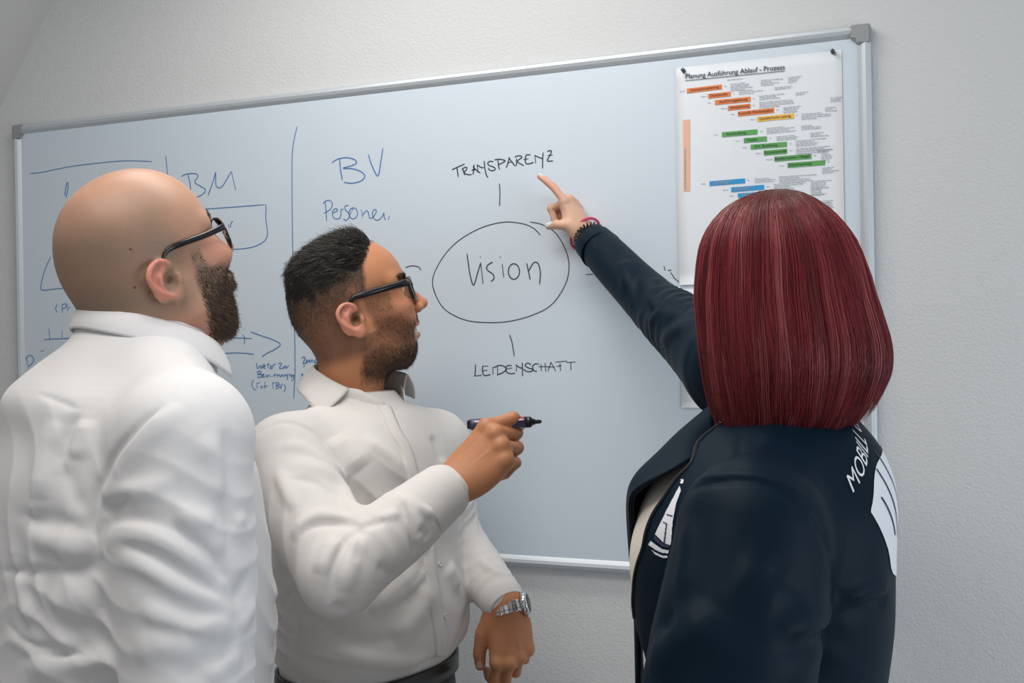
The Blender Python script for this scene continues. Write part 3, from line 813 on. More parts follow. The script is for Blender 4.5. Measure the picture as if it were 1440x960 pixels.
def hand_field(curl, spread, thumb, scale=1.0, h=.0014, tips=None, side=1, reach=.09, nails=True, slim=1.0, wrist_len=.10, fore=None):
    """hand in hand space: origin at the wrist, x along the metacarpals, y to the thumb side, z out of the back.
    curl: four (mcp, pip, dip) bends in degrees from index to little finger; thumb: polyline of points."""
    s = scale
    roots = [(.088, .027, .003), (.091, .008, .006), (.085, -.011, .004), (.075, -.028, .000)]
    lens = [(.043, .025, .021), (.047, .029, .022), (.043, .027, .021), (.034, .020, .019)]
    rads = [(.0100, .0092, .0083, .0066), (.0104, .0094, .0084, .0067), (.0100, .0090, .0080, .0064), (.0088, .0078, .0070, .0057)]
    chains = []; nail = []
    for i in range(4):
        p = np.array(roots[i]) * s; ang = 0.0; az = math.radians(spread[i]); P = [p]
        lat = np.array((math.cos(az), math.sin(az), 0))
        for j in range(3):
            ang += math.radians(curl[i][j]); d = lat * math.cos(ang) + np.array((0, 0, -1)) * math.sin(ang)
            p = p + d * lens[i][j] * s; P.append(p)
        chains.append(P)
        nail.append((P[-1], d, lat * math.sin(ang) + np.array((0, 0, 1)) * math.cos(ang), rads[i][3] * s * slim))
    T = [np.array(q) * s for q in thumb]
    allp = np.array([q for c in chains for q in c] + T + [np.array((-wrist_len, 0, 0)) if fore is None else np.array(fore), np.array((.05, .04, .0)) * s, np.array((.05, -.04, 0)) * s])
    G = Grid(allp.min(0) - .03, allp.max(0) + .03, h)
    sm = slim
    # wrist and forearm stump
    G.cap((-wrist_len, 0, 0) if fore is None else (-.002, 0, 0), (.010 * s, 0, .0), (.031 if fore is None else .0250) * s * sm, .0255 * s * sm, .012, flat=((0, 0, 1), .74))
    if fore is not None: G.cap(fore, (-.006, 0, 0), .028 * s * sm, .0245 * s * sm, .014)
    # palm: four metacarpal bars in a slab
    for i, (x, y, z) in enumerate(roots):
        G.cap((.006 * s, (.013 - .009 * i) * s * sm, -.001), (x * s, y * s * sm, (z - .005) * s), .0135 * s * sm, .0118 * s * sm, .016)
    G.ell((.048 * s, .0, -.010 * s), (.046 * s, .034 * s * sm, .0125 * s), .012)
    G.ell((.030 * s, .022 * s, -.012 * s), (.032 * s, .016 * s, .014 * s), .012)
    G.ell((.040 * s, -.026 * s, -.009 * s), (.036 * s, .013 * s, .013 * s), .012)
    for i in range(4):
        P = chains[i]; r = [q * s * sm for q in rads[i]]
        Q = [P[0] - (P[1] - P[0]) * .15] + P[1:]; Q = [P[0], P[0] * .0 + P[0] + (P[1] - P[0]) * .5, P[1], P[2], P[3] - unit(P[3] - P[2]) * r[3]]
        G2 = [r[0], (r[0] + r[1]) / 2 * .95, r[1], r[2], r[3]]
        G.chain(Q, G2, .0035)
        if curl[i][0] > 25: G.ell(P[0] + np.array((.001, 0, .0025)) * s, (.0092 * s * sm, .0082 * s * sm, .0066 * s * sm), .010)
        if curl[i][1] > 30:
            G.ell(P[1] + (P[1] - (P[0] + P[2]) / 2) * .10, (r[1] * 1.0,) * 3, .004)
    # thumb
    rt = [.0165, .0125, .0108, .0085]
    rt = [q * s * sm for q in rt]
    G.chain(T[:3] + [T[3] - unit(T[3] - T[2]) * rt[3]], rt, .007)
    return G, chains, nail, T

def nail_mesh(p, d, up, r, ln=1.5):
    """a curved finger nail plate lying on the fingertip"""
    d, up = unit(d), unit(up); sd = np.cross(d, up); V = []; Fc = []; n, m = 6, 5
    for i in range(n + 1):
        for j in range(m + 1):
            a = -1.05 + 2.1 * j / m; t = -ln * r * .75 + ln * r * 1.1 * i / n
            ww = r * (1.02 if i < n else .9)
            V.append(p - d * r * 1.0 + d * t + sd * math.sin(a) * ww * .92 + up * (math.cos(a) * ww * 1.06 + .0005))
    for i in range(n):
        for j in range(m):
            q = i * (m + 1) + j; Fc.append((q, q + 1, q + m + 2, q + m + 1))
    return V, Fc

def frame_from(origin, x, z):
    """4x4 with given x axis and approximate z axis"""
    x = unit(x); z = np.asarray(z, float); z = unit(z - x * (z @ x)); y = np.cross(z, x)
    M = np.eye(4); M[:3, 0], M[:3, 1], M[:3, 2], M[:3, 3] = x, y, z, origin
    return M

def skin_material(name, base, red, stub, sss=.12):
    """skin: blush and stubble come from vertex attributes painted by anatomy"""
    m = mat(name, base, .48); b = m.node_tree.nodes['Principled BSDF']; lk = m.node_tree.links
    b.inputs['Subsurface Weight'].default_value = sss
    b.inputs['Subsurface Radius'].default_value = (1.0, .35, .2); b.inputs['Subsurface Scale'].default_value = .008
    b.inputs['Specular IOR Level'].default_value = .42
    tc = nd(m, 'ShaderNodeTexCoord')
    n = nd(m, 'ShaderNodeTexNoise', Scale=45.0, Detail=5.0); lk.new(tc.outputs['Object'], n.inputs['Vector'])
    mx0 = nd(m, 'ShaderNodeMix', data_type='RGBA'); mx0.inputs[6].default_value = (*[c * .90 for c in base], 1); mx0.inputs[7].default_value = (*[min(1, c * 1.08) for c in base], 1)
    lk.new(n.outputs[0], mx0.inputs[0])
    a = nd(m, 'ShaderNodeAttribute', attribute_name='blush')
    mx1 = nd(m, 'ShaderNodeMix', data_type='RGBA'); mx1.inputs[7].default_value = (*red, 1)
    lk.new(a.outputs['Fac'], mx1.inputs[0]); lk.new(mx0.outputs[2], mx1.inputs[6])
    a2 = nd(m, 'ShaderNodeAttribute', attribute_name='stubble')
    n2 = nd(m, 'ShaderNodeTexNoise', Scale=900.0, Detail=2.0); lk.new(tc.outputs['Object'], n2.inputs['Vector'])
    mm = nd(m, 'ShaderNodeMath', operation='MULTIPLY_ADD'); lk.new(n2.outputs[0], mm.inputs[0]); mm.inputs[1].default_value = .9; mm.inputs[2].default_value = .5
    mu = nd(m, 'ShaderNodeMath', operation='MULTIPLY', use_clamp=True); lk.new(mm.outputs[0], mu.inputs[0]); lk.new(a2.outputs['Fac'], mu.inputs[1])
    mx2 = nd(m, 'ShaderNodeMix', data_type='RGBA'); mx2.inputs[7].default_value = (*stub, 1)
    lk.new(mu.outputs[0], mx2.inputs[0]); lk.new(mx1.outputs[2], mx2.inputs[6])
    lk.new(mx2.outputs[2], b.inputs['Base Color'])
    bump(m, 700, .10, .0006, 3.0); bump(m, 140, .08, .001, 3.0)
    return m

def hair_material(name, rough=.42, spec=.5, root=None, aniso=0.0):
    m = mat(name, (.05, .04, .03), rough); b = m.node_tree.nodes['Principled BSDF']
    a = nd(m, 'ShaderNodeAttribute', attribute_name='tint'); m.node_tree.links.new(a.outputs['Color'], b.inputs['Base Color'])
    b.inputs['Specular IOR Level'].default_value = spec
    return m

def fabric(name, color, rough=.8, sheen=.15, weave=1200, ws=.08, crumple=22, cs=.12, cd_=.006, ridge=.16):
    m = mat(name, color, rough); b = m.node_tree.nodes['Principled BSDF']
    b.inputs['Sheen Weight'].default_value = sheen; b.inputs['Specular IOR Level'].default_value = .25
    bump(m, crumple, cs, cd_, 3.0); bump(m, weave, ws, .0004, 1.0)
    lk = m.node_tree.links; tc = nd(m, 'ShaderNodeTexCoord')
    n = nd(m, 'ShaderNodeTexNoise', noise_type='RIDGED_MULTIFRACTAL'); n.inputs['Scale'].default_value = 7.0; n.inputs['Detail'].default_value = 2.0; n.inputs['Distortion'].default_value = .6
    lk.new(tc.outputs['Object'], n.inputs['Vector']); bp = nd(m, 'ShaderNodeBump', Strength=ridge, Distance=.012)
    lk.new(n.outputs[0], bp.inputs['Height']); lk.new(b.inputs['Normal'].links[0].from_socket, bp.inputs['Normal']); lk.new(bp.outputs[0], b.inputs['Normal'])
    return m
M_BLACKPL = mat('black_acetate', (.008, .008, .010), .18)
M_CHROME = mat('polished_steel', (.72, .73, .74), .16, 1.0)
M_DARKST = mat('dark_steel', (.12, .12, .13), .25, 1.0)
M_GLASS = mat('clear_lens', (1, 1, 1), .0); M_GLASS.node_tree.nodes['Principled BSDF'].inputs['Transmission Weight'].default_value = 1.0
M_GLASS.node_tree.nodes['Principled BSDF'].inputs['IOR'].default_value = 1.05
M_NAIL = mat('finger_nail', (.62, .36, .28), .3)
M_EYE = mat('eye_white', (.7, .68, .66), .15)
M_IRIS = mat('eye_iris', (.05, .03, .02), .1)
M_TEETH = mat('teeth', (.80, .77, .70), .25)
M_LINING = fabric('dark_lining', (.006, .007, .009), .7)
M_SHOE = bump(mat('black_leather', (.012, .012, .013), .3), 120, .15)
# ------------------------------------------------------------------ people: shared builders
def scaled(M, s): M = M.copy(); M[:3, :3] *= s; return M

def ring_tube(name, p0, p1, r0, r1, th=.0025, seg=48, lip=.0, squash=None, wob=0.0, seed=0):
    """open cuff: double-walled sleeve end from p0 (inside the sleeve) to p1 (opening)"""
    p0, p1 = np.array(p0, float), np.array(p1, float); ax = unit(p1 - p0)
    sq = squash if squash is not None else np.array((0, 0, 1.0))
    u = unit(np.asarray(sq) - ax * (np.asarray(sq) @ ax)); v = np.cross(ax, u); rg = np.random.default_rng(seed); ph = rg.uniform(0, 6, 3)
    prof = [(0, r0), (.08, r0 * 1.02), (.5, (r0 + r1) / 2), (.94, r1), (1.0, r1 - th * .3), (1.0, r1 - th), (.9, r1 - th), (.1, r0 - th)]
    V = []; Fc = []
    for t, r in prof:
        for k in range(seg):
            a = 2 * math.pi * k / seg; rr = r * (1 + wob * (math.sin(2 * a + ph[0]) * .5 + math.sin(3 * a + ph[1] + 3 * t) * .4))
            V.append(p0 + (p1 - p0) * t + rr * (math.cos(a) * u * .93 + math.sin(a) * v))
    for i in range(len(prof)):
        j = (i + 1) % len(prof)
        for k in range(seg):
            l = (k + 1) % seg; Fc.append((i * seg + k, i * seg + l, j * seg + l, j * seg + k))
    me = pymesh(name, V, Fc, True); fixn(me); return me

def sheet_solid(name, A, th=.0018, close_u=False):
    """thick sheet from a grid of points A (n, m, 3)"""
    A = np.asarray(A, float); n, m, _ = A.shape
    du = np.gradient(A, axis=0); dv = np.gradient(A, axis=1); N = np.cross(du, dv); N /= np.linalg.norm(N, axis=2)[..., None] + 1e-12
    V = np.concatenate([(A + N * th / 2).reshape(-1, 3), (A - N * th / 2).reshape(-1, 3)]); k = n * m; Fc = []
    for i in range(n - 1):
        for j in range(m - 1):
            q = i * m + j; f = (q, q + m, q + m + 1, q + 1); Fc += [f, tuple(x + k for x in f[::-1])]
    for i in range(n - 1):
        for j in (0, m - 1):
            q = i * m + j; Fc.append((q, q + m, q + m + k, q + k))
    for j in range(m - 1):
        for i in (0, n - 1):
            q = i * m + j; Fc.append((q, q + 1, q + 1 + k, q + k))
    me = pymesh(name, V, Fc, True); fixn(me); return me

def resample2(A, n, m):
    """smooth upsampling of a coarse control grid"""
    A = np.asarray(A, float)
    def rs(B, k):
        out = []
        for c in range(B.shape[1]):
            C = catmull(B[:, c], 10); L = np.linspace(0, len(C) - 1, k); i = np.clip(L.astype(int), 0, len(C) - 2); f = (L - i)[:, None]
            out.append(C[i] * (1 - f) + C[i + 1] * f)
        return np.stack(out, 1)
    B = rs(A, n); return np.swapaxes(rs(np.swapaxes(B, 0, 1), m), 0, 1)

def collar_mesh(center, fwd, spec, th=.0020, nseg=64, skew=0.0):
    """shirt collar: stand, fold and leaf. spec rows: (angle from front, + towards the wearer's right; radius at fold, z fold, leaf radius, z leaf edge, stand radius, z stand)"""
    S = np.array(spec, float); a = np.linspace(S[0, 0], S[-1, 0], nseg); g = []
    for c in range(1, 7):
        C = catmull(S[:, [0, c]], 8); g.append(np.interp(a, C[:, 0], C[:, 1]))
    f = unit((fwd[0], fwd[1], 0)); r = np.array((f[1], -f[0], 0)); rows = []
    for i, t in enumerate(a):
        e0 = max(0.0, 1 - (t - a[0]) / 55.0); e1 = max(0.0, 1 - (a[-1] - t) / 55.0); sk = skew * (e0 ** 1.5 - e1 ** 1.5)
        def P(rad, z, da=0.0):
            q = math.radians(t + da); d = f * math.cos(q) + r * math.sin(q)
            return np.array((center[0], center[1], 0)) + d * rad + np.array((0, 0, z))
        fr, fz, lr, lz, sr_, sz = [q[i] for q in g]
        col = [P(sr_, sz), P(sr_ * .7 + fr * .3, sz * .5 + fz * .5), P(fr - .001, fz - .003), P(fr, fz), P(fr + .0025, fz - .002)]
        for t2 in (.3, .6, .85, 1.0):
            bul = .0025 * math.sin(math.pi * t2)
            col.append(P(fr + .0025 + (lr - fr - .0025) * t2 + bul, fz - .002 + (lz - fz + .002) * t2, sk * t2))
        rows.append(col)
    return sheet_solid('collar', np.array(rows), th)

def lower_body(root, c, fwd, wz, a, b, m, lean=(0, 0), shoes=True, leg_r=(.088, .062, .052), stance=.09, name='trousers'):
    """trousers and shoes down to the floor"""
    f = unit((fwd[0], fwd[1], 0)); r = np.array((f[1], -f[0], 0)); c = np.array((c[0], c[1], 0.0))
    G = Grid((c[0] - .32, c[1] - .32, .03), (c[0] + .32, c[1] + .32, wz + .03), .006)
    G.loft([(wz - .24, c[0], c[1], a * .62, b * .6, b * .7, 2.0), (wz - .19, c[0], c[1], a * .98, b * .92, b * 1.05, 2.2), (wz - .12, c[0], c[1], a * 1.05, b, b * 1.1, 2.3), (wz - .03, c[0], c[1], a * 1.0, b, b, 2.3), (wz + .01, c[0], c[1], a * .985, b * .985, b * .985, 2.3)], fwd, .02)
    for s in (-1, 1):
        hip = c + r * s * stance + (0, 0, wz - .14); kn = c + r * s * (stance + .01) + f * .015 + (0, 0, .50); an = c + r * s * (stance + .015) + (0, 0, .06)
        G.chain([hip, kn, an], [leg_r[0] * 1.12, leg_r[1] * 1.25, leg_r[2] * 1.45], .03)
    G.rumple(.004, 40, 5)
    V, Fq = G.mesh(1); link(name, npmesh(name, V, Fq), m, root)
    if shoes:
        for s in (-1, 1):
            an = c + r * s * (stance + .015)
            H = Grid(np.array((an[0], an[1], 0)) - (.25, .25, .0) + (0, 0, -.02), np.array((an[0], an[1], .16)) + (.25, .25, 0), .006)
            R = np.stack([f, r, (0, 0, 1)], 1)
            H.ell(an + f * .07 + (0, 0, .042), (.135, .045, .042), .02, R); H.ell(an - f * .02 + (0, 0, .05), (.06, .04, .06), .03, R)
            H.ell(an + f * .05 + (0, 0, -.09), (.4, .4, .1), .006, None, 'cut')
            V, Fq = H.mesh(1); link('shoe', npmesh('shoe', V, Fq), M_SHOE, root)

def under_body(sh_l, sh_r, el_l, el_r, wr_l, wr_r, c, fwd, neck, wz, slim=1.0):
    """coarse trunk, arms and legs of the body under its clothes"""
    f = unit((fwd[0], fwd[1], 0)); r = np.array((f[1], -f[0], 0)); c3 = np.array((c[0], c[1], 0.0))
    P = np.array([sh_l, sh_r, el_l, el_r, wr_l, wr_r, neck, c3 + (.2, .2, .03), c3 - (.2, .2, -.03)])
    G = Grid(P.min(0) - .08, P.max(0) + .08, .010)
    G.loft([(wz - .12, c[0], c[1], .14 * slim, .085 * slim, .09 * slim, 2.2), (wz + .1, c[0], c[1], .135 * slim, .085 * slim, .08 * slim, 2.2), (neck[2] - .14, c[0], c[1], .155 * slim, .095 * slim, .09 * slim, 2.2), (neck[2] - .03, neck[0], neck[1], .07, .06, .06, 2.0)], fwd, .03)
    G.cap(neck - np.array((0, 0, .06)), neck, .055, .05, .03)
    for S, E, Wr in ((sh_l, el_l, wr_l), (sh_r, el_r, wr_r)):
        G.chain([neck - np.array((0, 0, .07)), S], [.05, .045], .03); G.chain([S, E, Wr], [.045, .036, .024], .02)
    for s in (-1, 1):
        G.chain([c3 + r * s * .08 + (0, 0, wz - .12), c3 + r * s * .09 + (0, 0, .5), c3 + r * s * .1 + (0, 0, .06)], [.075, .045, .035], .03)
    return G.mesh(1)

def glasses(M, label, half=.033, wid=.027, hgt=.020, rim=.0016, temple=.0030, zc=.016, xc=.1005, wrap=.010, ear_x=-.002, ear_y=.0795, ear_z=.030, square=3.2, tz=.024):
    """spectacles in head space with frame front, two lenses, two temples and nose pads"""
    o = empty('eyeglasses', xf(M, (xc, 0, zc))); tag(o, label, 'glasses')
    for s in (-1, 1):
        loop = []
        for t in np.linspace(0, 2 * math.pi, 40, endpoint=False):
            ct, st = math.cos(t), math.sin(t)
            y = math.copysign(abs(ct) ** (2 / square), ct) * wid; z = math.copysign(abs(st) ** (2 / square), st) * hgt
            if st < 0: y *= 1 - .16 * abs(st)
            loop.append((xc - wrap * ((y * 1 + half) / (half + wid)) ** 2 + .10 * (z - 0) * 0, s * (half + y), zc + z))
        loop = np.array(loop)
        fr = link('rim', tube_mesh('rim', xf(M, loop), rim * np.linalg.norm(M[:3, 0]), 8, 1.0, True), M_BLACKPL, o)
        c = loop.mean(0); V = [xf(M, c + (.0006, 0, 0)), xf(M, c - (.0006, 0, 0))] + [xf(M, p + (.0006, 0, 0)) for p in loop] + [xf(M, p - (.0006, 0, 0)) for p in loop]
        n = len(loop); Fc = []
        for k in range(n):
            l = (k + 1) % n; Fc += [(0, 2 + k, 2 + l), (1, 2 + n + l, 2 + n + k), (2 + k, 2 + n + k, 2 + n + l, 2 + l)]
        link('lens', fixn(pymesh('lens', V, Fc, True)), M_GLASS, o)
        hy = half + wid
        T = catmull([(xc - wrap * 1.0, s * hy, tz), (xc - wrap - .006, s * (hy + .006), tz + .0005), (.055, s * (.5 * (hy + .006) + .5 * ear_y + .001), tz + .002), (ear_x + .018, s * ear_y, ear_z), (ear_x, s * ear_y, ear_z - .001), (ear_x - .014, s * (ear_y - .002), ear_z - .014), (ear_x - .022, s * (ear_y - .005), ear_z - .034)], 5)
        rad = np.interp(np.linspace(0, 1, len(T)), [0, .08, .5, .7, 1], [temple * 1.15, temple * 1.25, temple, temple * .8, temple * .7])
        sc = np.linalg.norm(M[:3, 0])
        fr_ = frames_along(T); V = []; Fc = []; seg = 8
        for (p, rr) in zip(T, rad):
            for k in range(seg):
                a = 2 * math.pi * k / seg; V.append(xf(M, p + np.array((0, math.cos(a) * rr * .55, math.sin(a) * rr * 1.15))))
        for i in range(len(T) - 1):
            for k in range(seg): l = (k + 1) % seg; Fc.append((i * seg + k, i * seg + l, (i + 1) * seg + l, (i + 1) * seg + k))
        Fc += [tuple(range(seg)), tuple((len(T) - 1) * seg + k for k in range(seg))]
        link('temple', fixn(pymesh('temple', V, Fc, True)), M_BLACKPL, o)
        link('nose_pad', tube_mesh('nose_pad', xf(M, [(xc - .002, s * .0085, zc + .004), (xc - .005, s * .0095, zc - .003), (xc - .005, s * .011, zc - .008)]), [.0012, .002, .0015], 6), M_BLACKPL, o)
    link('bridge', tube_mesh('bridge', xf(M, catmull([(xc, -(half - wid) - .001, zc + .006), (xc + .0015, 0, zc + .009), (xc, (half - wid) + .001, zc + .006)], 5)), rim * 1.25, 8), M_BLACKPL, o)
    return o

def eyes(root, M, gaze=(1, 0, 0)):
    for s in (-1, 1):
        c = np.array((.0748, s * .033, .0200)); V = []; Fc = []; g = unit(gaze); sc = np.linalg.norm(M[:3, 0])
        def ball(name, ctr, r, m):
            Vv = []; Ff = []; n, k = 10, 14
            for i in range(n + 1):
                for j in range(k):
                    a, b = math.pi * i / n, 2 * math.pi * j / k
                    Vv.append(xf(M, ctr + r * np.array((math.cos(a), math.sin(a) * math.cos(b), math.sin(a) * math.sin(b)))))
            for i in range(n):
                for j in range(k): Ff.append((i * k + j, i * k + (j + 1) % k, (i + 1) * k + (j + 1) % k, (i + 1) * k + j))
            link(name, pymesh(name, Vv, Ff, True), m, root)
        ball('eyeball', c, .0132, M_EYE); ball('iris', c + g * .0092, .0052, M_IRIS)

def place_hand(M, G, mirror=False):
    V, Fq = G.mesh(1)
    if mirror: V = V * (1, -1, 1); Fq = Fq[:, ::-1]
    return xf(M, V), Fq

def nails_obj(root, M, nail, idx, mirror=False, m=None, ln=1.5, thumb=None):
    items = [nail[i] for i in idx]
    if thumb is not None: items.append(thumb)
    for p, d, up, r in items:
        V, Fc = nail_mesh(np.array(p), d, up, r, ln); V = np.array(V)
        if mirror: V = V * (1, -1, 1)
        link('fingernail', pymesh('fingernail', xf(M, V), Fc, True), m or M_NAIL, root)

def body_object(root, parts, m, blush=None, stub=None, moles=()):
    V, Fq = join_vf([(p[0], p[1]) for p in parts])
    me = npmesh('body', V, Fq)
    attr(me, 'blush', blush(V) if blush else np.zeros(len(V))); attr(me, 'stubble', stub(V) if stub else np.zeros(len(V)))
    return link('body', me, m, root)

def beard_strands(V, Fq, wgt, n, length, M, rng, radius, cols, droop=(.25, 0, -1.0), lift=.35, curl=.15, m=4):
    """short hairs growing out of a skin mesh; droop is their direction in head space"""
    P, N, ww = sample_surface(V, Fq, wgt, n, rng); R = M[:3, :3] / np.linalg.norm(M[:3, 0])
    d0 = np.broadcast_to(np.asarray(droop, float), P.shape) if np.ndim(droop) == 1 else droop(inv(M, P))
    D = d0 @ R.T; D = D - N * (D * N).sum(1)[:, None]; D /= np.linalg.norm(D, axis=1)[:, None] + 1e-9
    L = length(inv(M, P), ww) * rng.uniform(.7, 1.15, n); jit = rng.normal(size=P.shape) * curl
    A = np.zeros((n, m, 3))
    for i in range(m):
        t = i / (m - 1)
        A[:, i] = P - N * .0008 + (N * lift * (t - .35 * t * t)[..., None] if False else N * (lift * (t - .35 * t * t))) * L[:, None] + (D + jit * t) * (t * L)[:, None]
    C = cols[rng.integers(0, len(cols), n)] * rng.uniform(.75, 1.25, n)[:, None]
    return A, np.full(n, radius), np.repeat(C[:, None, :], m, axis=1)

def stand_mesh(center, fwd, spec, th=.002, nseg=60):
    """collar stand: a low band round the neck. rows: (angle, radius low, z low, radius top, z top)"""
    S = np.array(spec, float); a = np.linspace(S[0, 0], S[-1, 0], nseg); g = [np.interp(a, *catmull(S[:, [0, c]], 8).T) for c in range(1, 5)]
    f = unit((fwd[0], fwd[1], 0)); r = np.array((f[1], -f[0], 0)); rows = []
    for i, t in enumerate(a):
        d = f * math.cos(math.radians(t)) + r * math.sin(math.radians(t)); c = np.array((center[0], center[1], 0))
        rows.append([c + d * (g[0][i] * (1 - k) + g[2][i] * k) + np.array((0, 0, g[1][i] * (1 - k) + g[3][i] * k)) for k in (0, .33, .66, 1)])
    return sheet_solid('collar_stand', np.array(rows), th)

def grid_decal(bvh, pts, tris, origin, axes, off=.0009):
    """project flat 2D points onto a surface: origin + a*x + b*y, shot along -z of the axes"""
    ox, oy, oz = [np.asarray(q, float) for q in axes]; V = []
    for a, b in pts:
        p = np.asarray(origin, float) + ox * a + oy * b + oz * .12
        h, n, _, _ = bvh.ray_cast(Vector(p), Vector(-oz))
        V.append(np.array(h) + oz * off if h is not None else None)
    return V, [t for t in tris if all(V[i] is not None for i in t)]

def bvh_of(V, Fq): return BVHTree.FromPolygons([tuple(map(float, v)) for v in V], [tuple(int(i) for i in q) for q in Fq])
# ------------------------------------------------------------------ the man with the marker (middle)
def man_middle():
    root = empty('person', (-.255, 1.84, 0))
    tag(root, 'smiling dark-haired man in white shirt and black glasses holding out a black marker', 'person')
    skin = skin_material('tanned_skin', (.53, .225, .108), (.74, .30, .22), (.050, .030, .020))
    shirt_m = fabric('white_cotton', (.72, .685, .66), .85, ridge=.30)
    trs = bump(fabric('black_wool', (.010, .010, .012), .75), 300, .1)
    f = np.array((.833, -.552, 0)); fw = f[:2]; ctr = (-.255, 1.84)
    HM = scaled(head_frame((-.272, 1.85, 1.597), math.radians(14), math.radians(17), math.radians(0)), 1.05)
    nb = W(492, 560, 1.86); nb2 = W(482, 640, 1.86)
    SR, ER, WR = W(404, 645, 1.69), W(478, 808, 1.50), W(638, 681, 1.60)
    SL, EL, WL = W(612, 630, 1.96), W(634, 752, 1.985), W(712, 850, 1.84)
    # head
    G = build_head([(-.012, 0, -.03), tuple(inv(HM, nb)), tuple(inv(HM, nb2))], [.056, .0555, .062], smile=1.0, ear_out=0, chin=.024, occ=.005, jaw_up=.008)
    G.ridge([(.040, -.062, .004), (.060, -.060, -.010), (.072, -.052, -.022)], .004, -.0012)
    hv, hf = G.mesh(1); hw = xf(HM, hv)
    # hands
    MR = frame_from(WR, (.72, .03, .69), (-.30, -.85, .36))
    curls = [(34, 48, 30), (66, 92, 50), (74, 96, 50), (80, 96, 50)]
    GR, chR, nlR, TR = hand_field(curls, (-14, -4, 0, 4), [(.014, .018, -.012), (.046, .036, -.030), (.074, .030, -.050), (.098, .022, -.056)], 1.07, slim=1.05, fore=inv(MR, WR - unit(WR - ER) * .09))
    for y0, y1 in ((.010, .014), (-.004, -.010), (.020, .026)):    # tendons and veins on the back
        GR.ridge([(.015, y0, .014), (.05, (y0 + y1) / 2, .0135), (.085, y1, .011)], .0022, .0016)
    GR.ridge([(.005, -.012, .014), (.035, -.004, .015), (.055, .006, .013), (.075, .003, .011)], .0018, .0014)
    GR.ridge([(.02, -.018, .012), (.045, -.010, .0135), (.068, -.018, .010)], .0018, .0013)
    rv, rf = place_hand(MR, GR)
    ML = frame_from(WL, (.10, -.10, -1.0), (.30, -.93, .12))
    curlsL = [(42, 52, 28), (46, 50, 30), (50, 50, 30), (54, 50, 30)]
    GL, chL, nlL, TL = hand_field(curlsL, (2, 0, -1, -3), [(.012, .020, -.010), (.042, .040, -.018), (.074, .047, -.026), (.102, .046, -.034)], 1.06, fore=inv(ML, WL - unit(WL - EL) * .10) * (1, -1, 1))
    for y0, y1 in ((.010, .024), (.002, .008), (-.006, -.012)):
        GL.ridge([(.03, y0, .013), (.06, (y0 + y1) / 2, .0135), (.088, y1, .012)], .0022, .0013)
    lv, lf = place_hand(ML, GL, True)
    uv, uf = under_body(SL, SR, EL, ER, WL, WR, ctr, fw, nb2, .98)
    def local(V): return inv(HM, V)
    def beard(p):
        x, y, z = p[:, 0], np.abs(p[:, 1]), p[:, 2]
        cheek = sstep(.004, -.018, z + .30 * (x - .03) + .12 * sstep(.06, .09, x) * .1)   # upper border falls towards the mouth
        side = sstep(.012, .026, x + .15 * sstep(-.02, .02, z) * 0)
        side = np.where(z > -.03, side, sstep(-.010, .006, x - .35 * (z + .03)))
        low = sstep(-.135, -.105, z + .3 * (x - .05))
        chin = sstep(-.062, -.070, z) * sstep(.03, .05, x)
        must = sstep(.034, .024, y) * sstep(-.024, -.029, z) * sstep(-.046, -.040, z) * sstep(.07, .08, x)
        lips = sstep(.030, .026, y) * sstep(-.036, -.039, z) * sstep(-.069, -.065, z) * sstep(.069, .074, x)
        ck = np.maximum(np.maximum(cheek * side, chin), must) * low * (1 - lips)
        front = sstep(.115, .105, x) * sstep(.2, .0, x * 0)
        sb = sstep(.026, .018, np.abs(x - .036)) * sstep(-.02, .0, z) * sstep(.055, .03, z) * .6 * sstep(.05, .06, y)
        return np.clip(np.maximum(ck, sb) * front, 0, 1)
    def scalp(p):
        x, y, z = p[:, 0], np.abs(p[:, 1]), p[:, 2]
        line = .083 - .55 * np.clip(x - .02, 0, 1) * 0
        frontx = np.interp(z, [.03, .05, .075, .10, .12], [.026, .030, .036, .056, .075])
        hi = sstep(0, -.010, x - frontx)
        nape = sstep(-.075, -.05, z + .0 * x) * sstep(.02, .0, x + .25 * (.02 - np.minimum(z, .02)) * 1.0 - .01)
        top = sstep(.02, .03, z)
        m = hi * np.maximum(top, nape * sstep(.012, -.004, x))
        return np.clip(m, 0, 1) * sstep(.0800, .0770, y + 0 * x)
    def stub(V):
        p = local(V); near = (np.abs(p) < .3).all(1)
        s = np.zeros(len(V)); q = p[near]
        b = beard(q) * .50; sc = scalp(q); fade = sstep(.0, .09, q[:, 2] + .25 * np.clip(-q[:, 0], 0, 1)); sc = sc * (.70 + .28 * fade)
        br = sstep(.008, .004, np.abs(q[:, 2] - .0405 + .10 * np.abs(np.abs(q[:, 1]) - .03))) * sstep(.055, .05, np.abs(q[:, 1])) * sstep(.010, .014, np.abs(q[:, 1])) * sstep(.055, .065, q[:, 0]) * .6
        s[near] = np.maximum(np.maximum(b, sc), br); return s
    def blush(V):
        p = local(V); x, y, z = p[:, 0], np.abs(p[:, 1]), p[:, 2]
        ear = sstep(.0765, .081, y) * sstep(.03, .012, x) * sstep(-.045, -.035, z) * sstep(.045, .036, z) * .75
        lips = sstep(.028, .022, y) * sstep(-.033, -.037, z) * sstep(-.068, -.065, z) * sstep(.078, .082, x) * .6
        nose = sstep(.10, .116, x) * sstep(.02, -.01, z) * sstep(-.03, -.02, z) * .45
        cheek = np.exp(-((x - .075) ** 2 + (z + .012) ** 2) / .0004) * .35
        return np.clip(np.maximum(np.maximum(ear, lips), np.maximum(nose, cheek)), 0, 1) * (np.abs(p) < .25).all(1)
    body = body_object(root, [(hw, hf), (rv, rf), (lv, lf), (uv, uf)], skin, blush, stub)
    eyes(root, HM, (1, .25, .1))
    # teeth
    T = []
